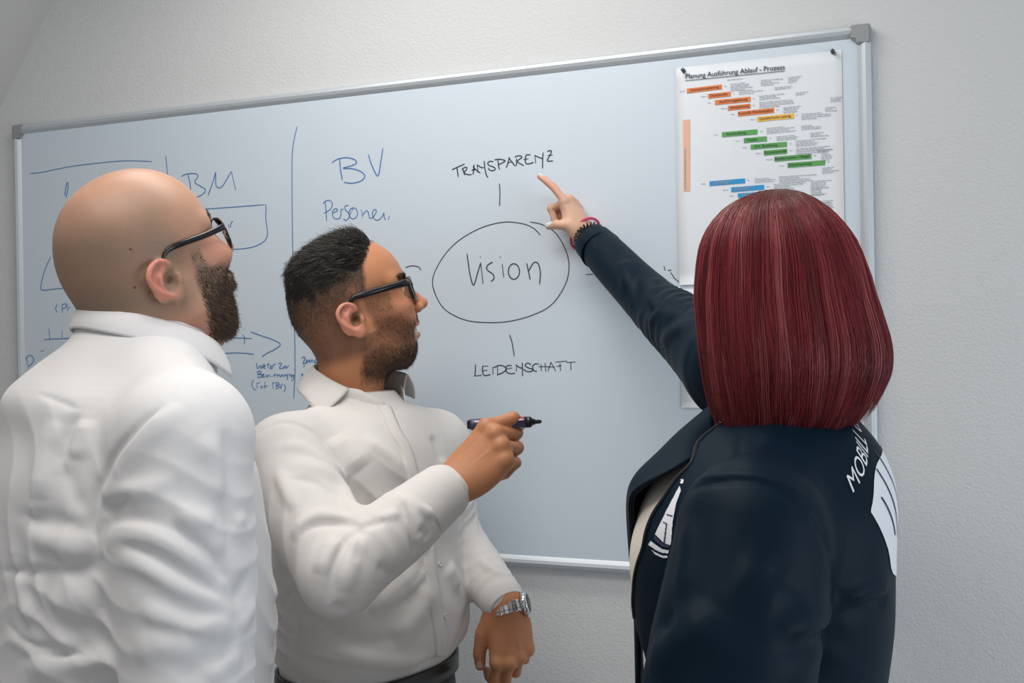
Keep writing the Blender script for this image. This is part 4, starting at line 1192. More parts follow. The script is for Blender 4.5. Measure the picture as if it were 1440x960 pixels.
    for r_, z in ((0, -.0465), (1, -.0560)):
        for k in range(-4, 5):
            y = k * .0058; x = .0890 - 11.0 * y * y
            T.append(((x, y, z + 1.5 * y * y * 3), .0031, .0052))
    Vt = []; Ft = []
    for (c, wy, wz_) in T:
        b = len(Vt)
        for dx in (-.003, .0022):
            for dy, dz in ((-wy * .93, -wz_), (wy * .93, -wz_), (wy * .93, wz_), (-wy * .93, wz_)): Vt.append(xf(HM, np.array(c) + (dx, dy, dz)))
        Ft += [(b, b + 1, b + 2, b + 3), (b + 4, b + 7, b + 6, b + 5), (b, b + 4, b + 5, b + 1), (b + 1, b + 5, b + 6, b + 2), (b + 2, b + 6, b + 7, b + 3), (b + 3, b + 7, b + 4, b)]
    o = link('teeth', pymesh('teeth', Vt, Ft), M_TEETH, root); o['kind'] = 'stuff'
    # hair, fade, beard and brows as real strands
    rng = np.random.default_rng(3); pl = inv(HM, hw); hm = hair_material('dark_brown_hair', .30)
    cols = np.array([(.018, .014, .011), (.028, .021, .016), (.011, .009, .007), (.048, .037, .029)])
    sc = scalp(pl); hz = pl[:, 2] + .42 * np.clip(-pl[:, 0], 0, 1); topw = sc * sstep(.030, .085, hz)
    P, N, ww = sample_surface(hw, hf, topw, 14000, rng); q = inv(HM, P); R = HM[:3, :3] / 1.05; n = len(P); m = 6
    front = sstep(.0, .07, q[:, 0])
    dl = np.stack([-1.0 + 0 * q[:, 0], np.sign(q[:, 1]) * .25 * np.abs(q[:, 1]) / .06 + .25, .15 - .9 * sstep(-.02, -.09, q[:, 0])], 1)
    clump = np.sin(q[:, 1] * 330 + 2.5 * np.sin(q[:, 0] * 70)) * .55
    dl[:, 1] += clump
    D = dl @ R.T; D = D - N * (D * N).sum(1)[:, None]; D /= np.linalg.norm(D, axis=1)[:, None]
    L = (.0055 + .029 * sstep(.045, .112, q[:, 2] + .12 * np.clip(-q[:, 0], 0, 1))) * rng.uniform(.7, 1.15, n) * (.4 + .6 * ww) * (1 - .55 * sstep(-.05, -.09, q[:, 0])); A = np.zeros((n, m, 3))
    up = (.30 + .28 * front + .24 * np.cos(q[:, 1] * 330 + 2.5 * np.sin(q[:, 0] * 70)))
    for i in range(m):
        t = i / (m - 1); A[:, i] = P - N * .001 + N * ((up * (1.5 * t - .9 * t * t)) * L)[:, None] + (D + rng.normal(size=D.shape) * .10 * t) * (t * L)[:, None]
    C = cols[rng.integers(0, 4, n)] * rng.uniform(.7, 1.4, n)[:, None]
    A2, R2, C2 = beard_strands(hw, hf, sc * (.35 + .65 * sstep(-.02, .05, pl[:, 2] + .4 * np.clip(-pl[:, 0], 0, 1))), 20000, lambda p, w: .0028 + .004 * sstep(.0, .07, p[:, 2] + .4 * np.clip(-p[:, 0], 0, 1)), HM, rng, .00017, cols * 1.5, (-.5, 0, -.8), .4, .3, 3)
    hm1 = strand_mesh('hair_top', A, np.full(n, .00042), np.repeat(C[:, None, :], m, 1))
    hm2 = strand_mesh('hair_fade', A2, R2, C2)
    o = link('hair', merge('hair', [hm1, hm2]), hm, root); o['kind'] = 'stuff'; o['label'] = 'short dark hair combed back with faded sides'
    bw_ = beard(pl); bc = np.array([(.040, .026, .017), (.058, .038, .025), (.020, .014, .010), (.085, .058, .038)])
    A3, R3, C3 = beard_strands(hw, hf, bw_, 20000, lambda p, w: .0036 + .0035 * sstep(-.05, -.09, p[:, 2]), HM, rng, .00017, bc, (.15, 0, -1.0), .45, .35, 3)
    o = link('beard', strand_mesh('beard', A3, R3, C3), hm, root); o['kind'] = 'stuff'
    bro = sstep(.0065, .003, np.abs(pl[:, 2] - .0405 + .10 * np.abs(np.abs(pl[:, 1]) - .03))) * sstep(.053, .048, np.abs(pl[:, 1])) * sstep(.010, .014, np.abs(pl[:, 1])) * sstep(.055, .065, pl[:, 0])
    A4, R4, C4 = beard_strands(hw, hf, bro, 900, lambda p, w: .007 + 0 * w, HM, rng, .00028, cols, lambda p: np.stack([-.3 + 0 * p[:, 0], np.sign(p[:, 1]), .25 + 0 * p[:, 0]], 1), .3, .2, 3)
    o = link('eyebrows', strand_mesh('eyebrows', A4, R4, C4), hm, root); o['kind'] = 'stuff'
    # shirt
    S = Grid((-.56, 1.38, .985), (.02, 2.14, 1.50), .0027)
    cx, cy = ctr
    S.loft([(.965, cx, cy, .158, .118, .112, 2.3), (1.005, cx, cy, .165, .124, .116, 2.3), (1.045, cx + .004, cy, .182, .146, .132, 2.3), (1.11, cx + .004, cy, .184, .146, .128, 2.3), (1.20, cx, cy, .183, .138, .118, 2.3), (1.30, cx, cy, .186, .136, .116, 2.3), (1.37, cx, cy + .003, .172, .122, .110, 2.3), (1.42, cx - .006, cy + .006, .128, .098, .094, 2.2), (1.448, cx - .014, cy + .01, .084, .078, .078, 2.1), (1.468, cx - .018, cy + .012, .068, .068, .068, 2.0)], fw, .02)
    neck = np.array((cx - .014, cy + .01, 1.425))
    for sh in (SR, SL):
        S.cap(neck, sh + np.array((0, 0, .012)), .034, .056, .03)
    S.chain([SR, SR * .45 + ER * .55 + np.array((-.004, 0, -.004)), ER], [.067, .064, .057], .028)
    fm = ER * .45 + WR * .55
    S.chain([ER, fm, ER * .12 + WR * .88], [.057, .052, .043], .012)
    S.chain([SL, SL * .5 + EL * .5, EL], [.064, .058, .052], .028)
    S.chain([EL, EL * .5 + WL * .5, EL * .1 + WL * .9], [.052, .046, .040], .012)
    S.rumple(.0022, 34, 11)
    ua, fa = unit(ER - SR), unit(WR - ER)
    S.wrinkles(ER * .7 + WR * .3, .06, fa + np.array((.3, 0, -.3)), .030, .0030, 1, 2.4)
    S.wrinkles(SR * .45 + ER * .55, (.09, .09, .09), ua * .6 + np.array((.7, 0, .5)), .034, .0062, 2, 2.2)
    S.wrinkles(ER * .35 + WR * .65, .060, fa, .020, .0042, 3)
    S.wrinkles(SL * .2 + EL * .8, .10, unit(EL - SL), .022, .0040, 4); S.wrinkles(EL * .4 + WL * .6, .06, unit(WL - EL), .018, .0035, 5)
    S.wrinkles((cx + .02, cy - .12, 1.06), (.16, .12, .07), (.25, .1, 1), .034, .0042, 6); S.wrinkles((cx - .11, cy - .06, 1.10), (.07, .12, .12), (.35, 0, 1), .030, .0050, 7)
    S.wrinkles((cx + .06, cy - .12, 1.27), (.12, .1, .12), (.8, -.2, .7), .040, .0036, 8)
    c = lambda *P: [(340 + x / 2.4, 560 + y / 2.4) for x, y in P]
    for P, w, a in [
        (c((70, 120), (125, 82), (200, 92), (270, 140), (325, 225), (345, 275)), .0045, -.0045),      # armhole seam
        (c((120, 240), (160, 330), (190, 380)), .009, .005),
        (c((130, 165), (210, 170), (300, 225), (345, 275)), .010, .006), (c((170, 225), (260, 240), (345, 310), (400, 415)), .012, .008), (c((160, 270), (250, 285), (330, 340)), .008, -.005),
        (c((175, 490), (200, 430), (270, 395), (380, 405)), .010, .006), (c((190, 470), (230, 430), (310, 420), (405, 432)), .007, -.006),
        (c((388, 450), (350, 490), (318, 560), (300, 640), (300, 700)), .007, -.009), (c((420, 450), (385, 500), (360, 580), (345, 660)), .011, .007), (c((330, 470), (290, 530), (262, 600)), .010, .006), (c((310, 690), (350, 720), (400, 738)), .008, -.004),
        (c((470, 405), (500, 395), (530, 390)), .006, .004), (c((405, 438), (440, 425), (490, 410)), .006, -.005),
        (c((535, 350), (555, 400), (575, 460), (585, 540)), .007, -.008), (c((560, 345), (590, 420), (610, 500), (612, 560)), .009, .007), (c((600, 430), (628, 480), (638, 540)), .009, -.007), (c((640, 440), (665, 480), (680, 520)), .009, .006), (c((540, 330), (600, 370), (655, 400)), .006, .006),
        (c((480, 700), (560, 640), (640, 560)), .007, .004), (c((450, 560), (520, 600), (560, 640)), .012, -.003),
        (c((395, 430), (400, 480), (380, 560)), .010, -.006),
        # chest and trunk
        (c((300, 130), (400, 250), (430, 380)), .022, .006), (c((350, 280), (430, 330), (520, 330)), .014, -.004), (c((400, 130), (480, 180), (560, 260)), .012, .004), (c((640, 120), (680, 220), (690, 330)), .016, -.004),
        (c((600, 560), (520, 640), (420, 720)), .012, .005), (c((640, 600), (600, 720), (500, 820)), .016, .005), (c((250, 760), (330, 800), (450, 820), (560, 800)), .014, -.004), (c((300, 850), (420, 880), (560, 890), (640, 880)), .010, .005),
        (c((690, 560), (730, 640), (790, 740)), .014, .006), (c((760, 700), (740, 800), (690, 860)), .014, -.005), (c((530, 940), (600, 900), (700, 860)), .006, -.005), (c((560, 920), (640, 880)), .008, .004),
        (c((160, 600), (180, 680), (165, 800)), .012, .005), (c((125, 560), (150, 640), (200, 620)), .007, -.006), (c((150, 680), (180, 640), (212, 630)), .007, -.007), (c((170, 880), (185, 780), (175, 700)), .010, -.004),
        (c((800, 540), (850, 580), (890, 600)), .008, .004)]:
        S.fold(P, w, a * 2.2)
    # button placket edge down the chest
    plk = c((505, 40), (535, 110), (570, 170), (590, 240), (600, 300), (625, 430), (650, 545), (668, 680), (685, 800), (690, 850), (650, 905))
    S.fold(plk, .0035, -.005, False)
    S.fold([(x - 7, y + 1) for x, y in plk], .006, .0025, False)
    sv, sf = S.mesh(1); so = link('shirt', npmesh('shirt', sv, sf), shirt_m, root)
    bvh = BVHTree.FromPolygons([tuple(v) for v in sv], [tuple(int(i) for i in q) for q in sf])
    # button placket: a raised band with its free edge towards his left side
    segs = [[]]
    for x, y in catmull([(545, 570)] + plk[:-1], 5):
        row = []
        for k in range(5):
            d = (Vector(W(x - 15 + 15 * k / 4, y + 1.5 * (1 - k / 4), 1.0)) - Vector((0, 0, CAMZ))).normalized(); h, n, _, _ = bvh.ray_cast(Vector((0, 0, CAMZ)), d)
            row.append(None if h is None or h[1] > 1.9 else np.array(h) + np.array(n) * (.0030 * k / 4 - .0004))
        ok = all(r_ is not None for r_ in row) and max(r_[1] for r_ in row) - min(r_[1] for r_ in row) < .05
        if ok and (not segs[-1] or max(np.linalg.norm(row[i] - segs[-1][-1][i]) for i in range(5)) < .028): segs[-1].append(row)
        else: segs.append([row] if ok else [])
    for q_, band in enumerate([b_ for b_ in segs if len(b_) > 4]):
        B_ = np.array(band); up_ = B_[0] - B_[1]; dn_ = B_[-1] - B_[-2]
        if q_ > 0: B_ = np.concatenate([[B_[0] + up_ * k for k in (5, 4, 3, 2, 1)], B_])
        band = np.concatenate([B_, [B_[-1] + dn_ * k for k in ((1, 2, 3, 4) if q_ == 0 else (1, 2))]])
        if np.mean(band[:, 2, 1]) > 1.62: link('placket', sheet_solid('placket', np.array(band), .0022), shirt_m, so)
    # collar, cuffs, buttons
    cc = (-.274, 1.856)
    spec = [(56, .080, 1.476, .112, 1.436, .078, 1.454), (75, .078, 1.488, .112, 1.444, .073, 1.458), (100, .074, 1.502, .106, 1.462, .070, 1.464), (135, .071, 1.513, .098, 1.476, .068, 1.470), (180, .070, 1.518, .094, 1.482, .068, 1.474),
            (230, .071, 1.512, .096, 1.476, .068, 1.470), (265, .074, 1.504, .102, 1.466, .070, 1.464), (295, .082, 1.500, .108, 1.456, .076, 1.455), (318, .090, 1.496, .112, 1.450, .083, 1.448)]
    col = link('collar', collar_mesh(cc, fw, spec, skew=20), shirt_m, so)
    link('collar_stand', stand_mesh(cc, fw, [(14, .092, 1.425, .086, 1.452), (35, .086, 1.438, .081, 1.468), (60, .079, 1.448, .077, 1.478), (180, .072, 1.462, .068, 1.490), (300, .080, 1.448, .076, 1.480), (335, .090, 1.434, .087, 1.466)]), shirt_m, so)
    a = unit(WR - ER); c0 = ER * .26 + WR * .74; cu = link('cuff', ring_tube('cuff', c0 - a * .014, WR + a * .004, .0475, .0365, .003, wob=.03, seed=2), shirt_m, so)
    a = unit(WL - EL); cu2 = link('cuff', ring_tube('cuff', WL - a * .070, WL + a * .004, .043, .0355, .003, wob=.03, seed=3), shirt_m, so)
    def button(px, py, par, r=.0042, b=bvh):
        d = Vector(W(px, py, 1.0)) - Vector((0, 0, CAMZ)); hit, nrm, _, _ = b.ray_cast(Vector((0, 0, CAMZ)), d.normalized())
        if hit is None: return
        nrm = np.array(nrm); Mb = frame_from(np.array(hit), np.cross(nrm, (0.3, .2, 1)), nrm); V = []; Fc = []; sg = 16
        pr = [(0, .0018), (r * .7, .0018), (r * .78, .0024), (r * .95, .0024), (r, .0012), (r, -.001)]
        for rr, z in pr:
            for k in range(sg): V.append(xf(Mb, (rr * math.cos(6.2832 * k / sg), rr * math.sin(6.2832 * k / sg), z)))
        for i in range(len(pr) - 1):
            for k in range(sg): l = (k + 1) % sg; Fc.append((i * sg + k, i * sg + l, (i + 1) * sg + l, (i + 1) * sg + k))
        link('button', pymesh('button', V, Fc, True), shirt_m, par)
    for p in ((507, 557), (618, 793), (626, 866)): button(*p, so)
    # belt
    Vb = []; Fb = []; sg = 72; r3 = np.array((f[1], -f[0], 0))
    prof = [(.004, .977), (.0075, .979), (.0075, 1.007), (.004, 1.009), (.001, 1.008), (.001, .978)]
    for k in range(sg):
        t = 2 * math.pi * k / sg; ct, st = math.cos(t), math.sin(t)
        for off, z in prof:
            aa, bb = .165 + off, .124 + off
            e = 2.3; x = math.copysign(abs(ct) ** (2 / e), ct) * bb; y = math.copysign(abs(st) ** (2 / e), st) * aa
            Vb.append(np.array((cx, cy, z)) + f * x + r3 * y)
    for k in range(sg):
        l = (k + 1) % sg
        for j in range(6): i = (j + 1) % 6; Fb.append((k * 6 + j, k * 6 + i, l * 6 + i, l * 6 + j))
    link('belt', fixn(pymesh('belt', Vb, Fb, True)), bump(mat('belt_leather', (.010, .010, .011), .32), 150, .2), root)
    lower_body(root, ctr, fw, .994, .166, .125, trs)
    nails_obj(root, ML, nlL, (0, 1, 2, 3), True, thumb=(TL[3], unit(TL[3] - TL[2]), unit(np.array((-.05, .35, 1.0))), .0098))
    nails_obj(root, MR, nlR, (0,))
    glasses(HM, 'black thick-framed eyeglasses worn by the smiling man with the marker', temple=.0042, rim=.0029, hgt=.0185, xc=.1045, wrap=.012, zc=.0165, tz=.0275, ear_z=.030, half=.0335, wid=.0265)
    return root, HM, WR, MR, WL, ML, EL
m2_root, HM2, WR2, MR2, WL2, ML2, EL2 = man_middle()
# ------------------------------------------------------------------ the marker in his right hand, the watch on his left wrist
def lathe(name, p0, p1, prof, seg=24):
    """solid of revolution; prof rows (distance along in metres, radius)"""
    p0, p1 = np.array(p0, float), np.array(p1, float); ax = unit(p1 - p0); u = unit(np.cross(ax, (0, 0, 1))); v = np.cross(ax, u); V = []; Fc = []
    for t, r in prof:
        for k in range(seg): a = 2 * math.pi * k / seg; V.append(p0 + ax * t + r * (math.cos(a) * u + math.sin(a) * v))
    for i in range(len(prof) - 1):
        for k in range(seg): l = (k + 1) % seg; Fc.append((i * seg + k, i * seg + l, (i + 1) * seg + l, (i + 1) * seg + k))
    return fixn(pymesh(name, V, Fc, True))
def build_marker():
    a, b = W(657.5, 597, 1.642), W(762, 592.5, 1.630); ax = unit(b - a); L = np.linalg.norm(b - a)
    o = empty('marker_pen', (a + b) / 2); tag(o, 'black-tipped marker pen held out in the smiling man\'s right hand', 'marker')
    R = .0087; barrel = mat('violet_barrel', (.055, .05, .115), .28); stripe = mat('white_label', (.62, .62, .68), .35); red = mat('red_label', (.70, .05, .06), .4)
    t1, t2 = L - .0245, L - .0145
    link('barrel', lathe('barrel', a, b, [(.006, 0), (.006, R * .97), (.008, R), (t1, R), (t1, 0)]), barrel, o)
    link('end_plug', lathe('end_plug', a, b, [(0, 0), (0, R * .72), (.001, R * .8), (.0045, R * .82), (.0045, R * .93), (.0062, R * .93), (.0062, 0)]), M_BLACKPL, o)
    link('front_collar', lathe('front_collar', a, b, [(t1, 0), (t1, R * 1.0), (t1 + .007, R * .98), (t1 + .009, R * .8), (t2 + .001, R * .55), (t2 + .004, R * .52), (t2 + .0045, 0)]), M_BLACKPL, o)
    link('nib', lathe('nib', a, b, [(t2 + .003, 0), (t2 + .003, .0032), (L - .003, .003), (L - .0008, .0018), (L, 0)], 12), mat('black_felt', (.01, .01, .012), .9), o)
    # printed stripe and red lettering wrapped on the barrel
    up = unit(np.array((0, -.6, .8)) - ax * (np.array((0, -.6, .8)) @ ax)); sd = np.cross(ax, up)
    def wrap(ang, t): return a + ax * t + (R + .0003) * (math.cos(ang) * up + math.sin(ang) * sd)
    sgn = 1 if (sd @ np.array((0, 0, -1.0))) > 0 else -1
    V = []; Fc = []
    for i in range(13):
        for ang in (.22, .30, .38, .46): V.append(wrap(sgn * ang, .012 + (t1 - .014) * i / 12))
    for i in range(12):
        for j in range(3): q = i * 4 + j; Fc.append((q, q + 1, q + 5, q + 4))
    link('label_stripe', fixn(pymesh('label_stripe', V, Fc, True)), stripe, o)
    me = text_mesh('edding', .012, .0001); n = len(me.vertices); co = np.zeros(n * 3, f4); me.vertices.foreach_get('co', co); co = co.reshape(-1, 3)
    w = co[:, 0].max()
    Q = np.array([wrap(sgn * (-.12 - (y - .004) / R * .8), t1 - .024 + x / w * .021) for x, y, _ in co], f4); me.vertices.foreach_set('co', Q.ravel()); me.update()
    link('label_print', me, red, o)
build_marker()

def build_watch():
    o = empty('wristwatch', WL2); tag(o, 'silver steel wristwatch on the left wrist of the smiling man', 'watch')
    M = ML2; ax = unit(unit(WL2 - EL2) * .25 + M[:3, 0] * .75); c = WL2 + M[:3, 0] * .006
    u = unit(np.array((1.0, -.15, .1)) - ax * (np.array((1.0, -.15, .1)) @ ax)); v = np.cross(ax, u)      # u points at the dial
    ru, rv = .0310, .0265
    import bmesh
    n = 26
    for k in range(n):
        t = 2 * math.pi * k / n
        if abs((t + math.pi) % (2 * math.pi) - math.pi) < .52: continue
        d = math.cos(t) * u * ru + math.sin(t) * v * rv; tan = unit(-math.sin(t) * u * ru + math.cos(t) * v * rv); nn = unit(np.cross(tan, ax))
        if nn @ d < 0: nn = -nn
        bm = bmesh.new(); Mw = np.stack([tan, ax, nn], 1)
        for (y, w_, l_, z) in ((-.0072, .0046, .0032, 0), (0, .0088, .0032, .0005), (.0072, .0046, .0032, 0)):
            b = bmesh.ops.create_cube(bm, size=1.0)['verts']
            for vv in b: vv.co = Vector(tuple(c + d + Mw @ np.array((vv.co[0] * l_ * 2, y + vv.co[1] * w_, z + vv.co[2] * .0032))))
        bmesh.ops.bevel(bm, geom=list(bm.edges), offset=.0004, segments=1, affect='EDGES')
        me = bpy.data.meshes.new('bracelet_link'); bm.to_mesh(me); bm.free(); link('bracelet_link', me, M_CHROME, o)
    base = c + u * (ru - .001)
    link('watch_case', lathe('watch_case', base, base + u, [(-.002, 0), (-.002, .0185), (.001, .0205), (.0065, .0205), (.009, .0185), (.0095, .0165), (.0085, .016), (.0085, 0)], 40), M_CHROME, o)
    link('watch_dial', lathe('watch_dial', base, base + u, [(.0084, 0), (.0088, .0001), (.0088, .0158), (.0084, .0158)], 32), mat('dark_dial', (.02, .022, .03), .2), o)
    link('watch_crystal', lathe('watch_crystal', base, base + u, [(.0092, 0), (.0108, .0001), (.0104, .012), (.0094, .0162), (.0090, .0162)], 32), M_GLASS, o)
    cr_ = base + u * .004 + unit(ax) * .0205
    link('crown', lathe('crown', cr_, cr_ + ax, [(-.001, 0), (-.001, .003), (.0035, .003), (.0038, .0025), (.0038, 0)], 14), M_CHROME, o)
build_watch()
# ------------------------------------------------------------------ the bald man (left)
def man_left():
    root = empty('person', (-.515, 1.405, 0))
    tag(root, 'bald bearded man in white shirt and glasses seen from behind on the left', 'person')
    skin = skin_material('pale_pink_skin', (.455, .25, .165), (.62, .23, .16), (.19, .13, .09))
    shirt_m = fabric('white_poplin', (.70, .685, .685), .8, ridge=.30)
    f = np.array((.77, .64, 0)); fw = f[:2]; r = np.array((.64, -.77, 0)); ctr = (-.515, 1.405)
    HM = scaled(head_frame((-.484, 1.418, 1.646), math.radians(43), math.radians(26), math.radians(2)), 1.08)
    nb = W(203, 470, 1.42); nb2 = W(196, 560, 1.41)
    SR, ER, WR = W(258, 628, 1.245), W(266, 1010, 1.20), W(300, 1270, 1.27)
    SL = np.array((-.515, 1.405, 0)) - r * .20 + (0, 0, SR[2]); EL = SL + np.array((-.04, .02, -.31)); WL = EL + np.array((.05, .04, -.25))
    G = build_head([(-.016, 0, -.028), tuple(inv(HM, nb)), tuple(inv(HM, nb2))], [.062, .0655, .075], stocky=1.0, ear_out=-4, chin=.024, ear_w=1.3, ear_x=-.008, occ=.010, jaw_up=.004)
    G.ell((-.045, 0, -.048), (.050, .056, .030), .03)                      # heavy nape
    G.ridge([(-.098, .035, -.030), (-.106, .012, -.0315), (-.106, -.012, -.0315), (-.098, -.035, -.030), (-.085, -.05, -.028)], .0055, -.0045)
    G.ell((.02, 0, -.090), (.050, .045, .030), .03)                        # soft under the chin
    hv, hf = G.mesh(1); hw = xf(HM, hv)
    parts = [(hw, hf)]
    for (Wr, El, mir) in ((WR, ER, False), (WL, EL, True)):
        Mh = frame_from(Wr, np.array((.1, .05, -1.0)) + f * .15, (r if not mir else -r) + f * .25)
        GH, ch, nl, T = hand_field([(25, 35, 20)] * 4, (3, 0, -2, -4), [(.012, .020, -.010), (.042, .040, -.018), (.070, .046, -.026), (.096, .044, -.032)], 1.08, h=.002, fore=inv(Mh, Wr - unit(Wr - El) * .08) * ((1, -1, 1) if mir else (1, 1, 1)))
        parts.append(place_hand(Mh, GH, mir))
    parts.append(under_body(SL, SR, EL, ER, WL, WR, ctr, fw, nb2, .98, 1.15))
    def beard(p):
        x, y, z = p[:, 0], np.abs(p[:, 1]), p[:, 2]
        upper = sstep(.006, -.010, z + .42 * (x - .035))
        strip = sstep(.020, .030, x) * sstep(.050, .038, x - .30 * (.02 - z))
        side = np.where(z > -.012, sstep(.024, .032, x) * sstep(.052, .044, x), sstep(.014, .030, x - .10 * (z + .03)))
        low = sstep(-.122, -.100, z + .35 * (x - .06))
        mouth = sstep(.026, .020, y) * sstep(-.040, -.043, z) * sstep(-.060, -.056, z) * sstep(.075, .08, x)
        must = sstep(.036, .028, y) * sstep(-.026, -.030, z) * sstep(.07, .078, x)
        b = np.maximum(upper * side, must) * low * (1 - .3 * mouth)
        burns = sstep(.024, .030, x) * sstep(.046, .040, x) * sstep(-.02, -.01, z) * sstep(.022, .008, z) * sstep(.045, .055, y) * .7
        return np.clip(np.maximum(b * sstep(.03, -.0, z), burns) * sstep(.118, .108, x), 0, 1)
    def stub(V):
        p = inv(HM, V); ok = (np.abs(p) < .3).all(1); s = np.zeros(len(V)); q = p[ok]; x, y, z = q[:, 0], np.abs(q[:, 1]), q[:, 2]
        hz = sstep(.045, -.03, x - .20 * np.clip(z, 0, 1)) * sstep(-.06, -.015, z) * sstep(.125, .065, z) * sstep(.0845, .0815, y) * (.8 + .2 * np.sin(60 * x + 40 * z) * np.sin(50 * z - 30 * x))
        s[ok] = np.maximum(beard(q) * .8, hz * .95); return s
    moles = [W(183, 350, 1.3), W(189, 396, 1.3)]
    def blush(V):
        p = inv(HM, V); x, y, z = p[:, 0], np.abs(p[:, 1]), p[:, 2]
        ear = sstep(.0815, .086, y) * sstep(.03, .012, x) * sstep(-.045, -.035, z) * sstep(.045, .036, z) * .8
        chk = np.exp(-((x - .065) ** 2 + (z + .005) ** 2) / .0006) * .5
        nk = sstep(-.04, -.07, z) * .30
        return np.clip(np.maximum(np.maximum(ear, chk), nk), 0, 1) * (np.abs(p) < .3).all(1)
    body = body_object(root, parts, skin, blush, stub)
    hb = bvh_of(hw, hf); M_MOLE = mat('mole', (.12, .045, .025), .6)
    for px, py, rr in ((183.5, 350, .0019), (189.5, 404, .0020), (210, 411, .0012)):
        d = (Vector(W(px, py, 1.0)) - Vector((0, 0, CAMZ))).normalized(); h, n, _, _ = hb.ray_cast(Vector((0, 0, CAMZ)), d)
        if h is None: continue
        Mm = frame_from(np.array(h), np.cross(np.array(n), (0.2, .3, 1)), np.array(n)); V = [xf(Mm, (0, 0, rr * .45))]; Fc = []
        for a_ in (.55, 1.0):
            for k in range(10): V.append(xf(Mm, (rr * a_ * math.cos(.6283 * k), rr * a_ * math.sin(.6283 * k), rr * .35 if a_ < 1 else -.0003)))
        for k in range(10): l = (k + 1) % 10; Fc += [(0, 1 + k, 1 + l), (1 + k, 11 + k, 11 + l, 1 + l)]
        link('mole', pymesh('mole', V, Fc, True), M_MOLE, root)
    eyes(root, HM, (1, -.1, .1))
    rng = np.random.default_rng(9); pl = inv(HM, hw); hm = hair_material('brown_beard_hair', .45)
    bc = np.array([(.105, .052, .026), (.06, .032, .017), (.15, .082, .042), (.032, .019, .012), (.045, .025, .015)])
    def blen(p, w): return (.004 + .006 * sstep(-.02, -.07, p[:, 2]) + .001 * sstep(-.07, -.10, p[:, 2])) * (.5 + .5 * w)
    A, R_, C = beard_strands(hw, hf, beard(pl), 15000, blen, HM, rng, .00030, bc, lambda p: np.stack([.35 - 1.0 * sstep(.05, .0, p[:, 0]) * 0, 0 * p[:, 0], -1.0 + .0 * p[:, 0]], 1), .45, .28, 5)
    o = link('beard', strand_mesh('beard', A, R_, C), hm, root); o['kind'] = 'stuff'; o['label'] = 'full trimmed brown beard'
    bro = sstep(.0065, .003, np.abs(pl[:, 2] - .0405 + .10 * np.abs(np.abs(pl[:, 1]) - .03))) * sstep(.053, .048, np.abs(pl[:, 1])) * sstep(.010, .014, np.abs(pl[:, 1])) * sstep(.055, .065, pl[:, 0])
    A4, R4, C4 = beard_strands(hw, hf, bro, 700, lambda p, w: .007 + 0 * w, HM, rng, .00028, bc, lambda p: np.stack([-.3 + 0 * p[:, 0], np.sign(p[:, 1]), .25 + 0 * p[:, 0]], 1), .3, .2, 3)
    o = link('eyebrows', strand_mesh('eyebrows', A4, R4, C4), hm, root); o['kind'] = 'stuff'
    # shirt
    S = Grid((-.80, 1.08, .93), (-.24, 1.72, 1.60), .0028)
    cx, cy = ctr
    def row(z, a, bf, bb, t=0.0, e=2.3): return (z, cx + (-.488 - cx) * t, cy + (1.42 - cy) * t, a, bf, bb, e)
    S.loft([row(.92, .190, .165, .15), row(1.0, .192, .172, .15), row(1.10, .197, .178, .15), row(1.20, .202, .180, .152), row(1.30, .205, .172, .155), row(1.38, .200, .155, .156, .1), row(1.44, .178, .125, .152, .3), row(1.49, .150, .098, .158, .5, 2.2), row(1.525, .112, .088, .136, .8, 2.1), row(1.560, .092, .084, .096, 1.0, 2.0), row(1.585, .080, .078, .082, 1.0, 2.0)], fw, .02)
    nk = np.array((-.488, 1.418, 1.525))
    for sh in (SR, SL): S.cap(nk, sh + np.array((0, 0, .020)), .045, .066, .04)
    S.chain([SR, SR * .5 + ER * .5, ER], [.080, .080, .072], .030)
    S.chain([ER, ER * .4 + WR * .6, ER * .1 + WR * .9], [.070, .055, .045], .015)
    S.chain([SL, SL * .5 + EL * .5, EL], [.078, .076, .068], .030)
    S.chain([EL, EL * .4 + WL * .6, EL * .1 + WL * .9], [.066, .055, .045], .015)
    S.rumple(.0025, 30, 21)
    S.wrinkles(SR + np.array((-.01, -.05, -.14)), (.10, .09, .12), (.45, 0, 1), .034, .0052, 11); S.wrinkles(SR + np.array((.0, -.05, -.28)), (.10, .09, .10), (-.35, 0, 1), .034, .0055, 12)
    S.wrinkles(np.array((cx - .02, cy - .15, 1.30)), (.12, .10, .14), (1, 0, .35), .040, .0045, 13); S.wrinkles(np.array((cx - .03, cy - .15, 1.12)), (.14, .12, .13), (.15, 0, 1), .040, .0055, 14)
    S.wrinkles(np.array((cx + .15, cy + .05, 1.20)), (.08, .10, .18), (.8, 0, .6), .030, .0040, 15)
    c = lambda *P: [(x / 2.286, 540 + y / 2.286) for x, y in P]
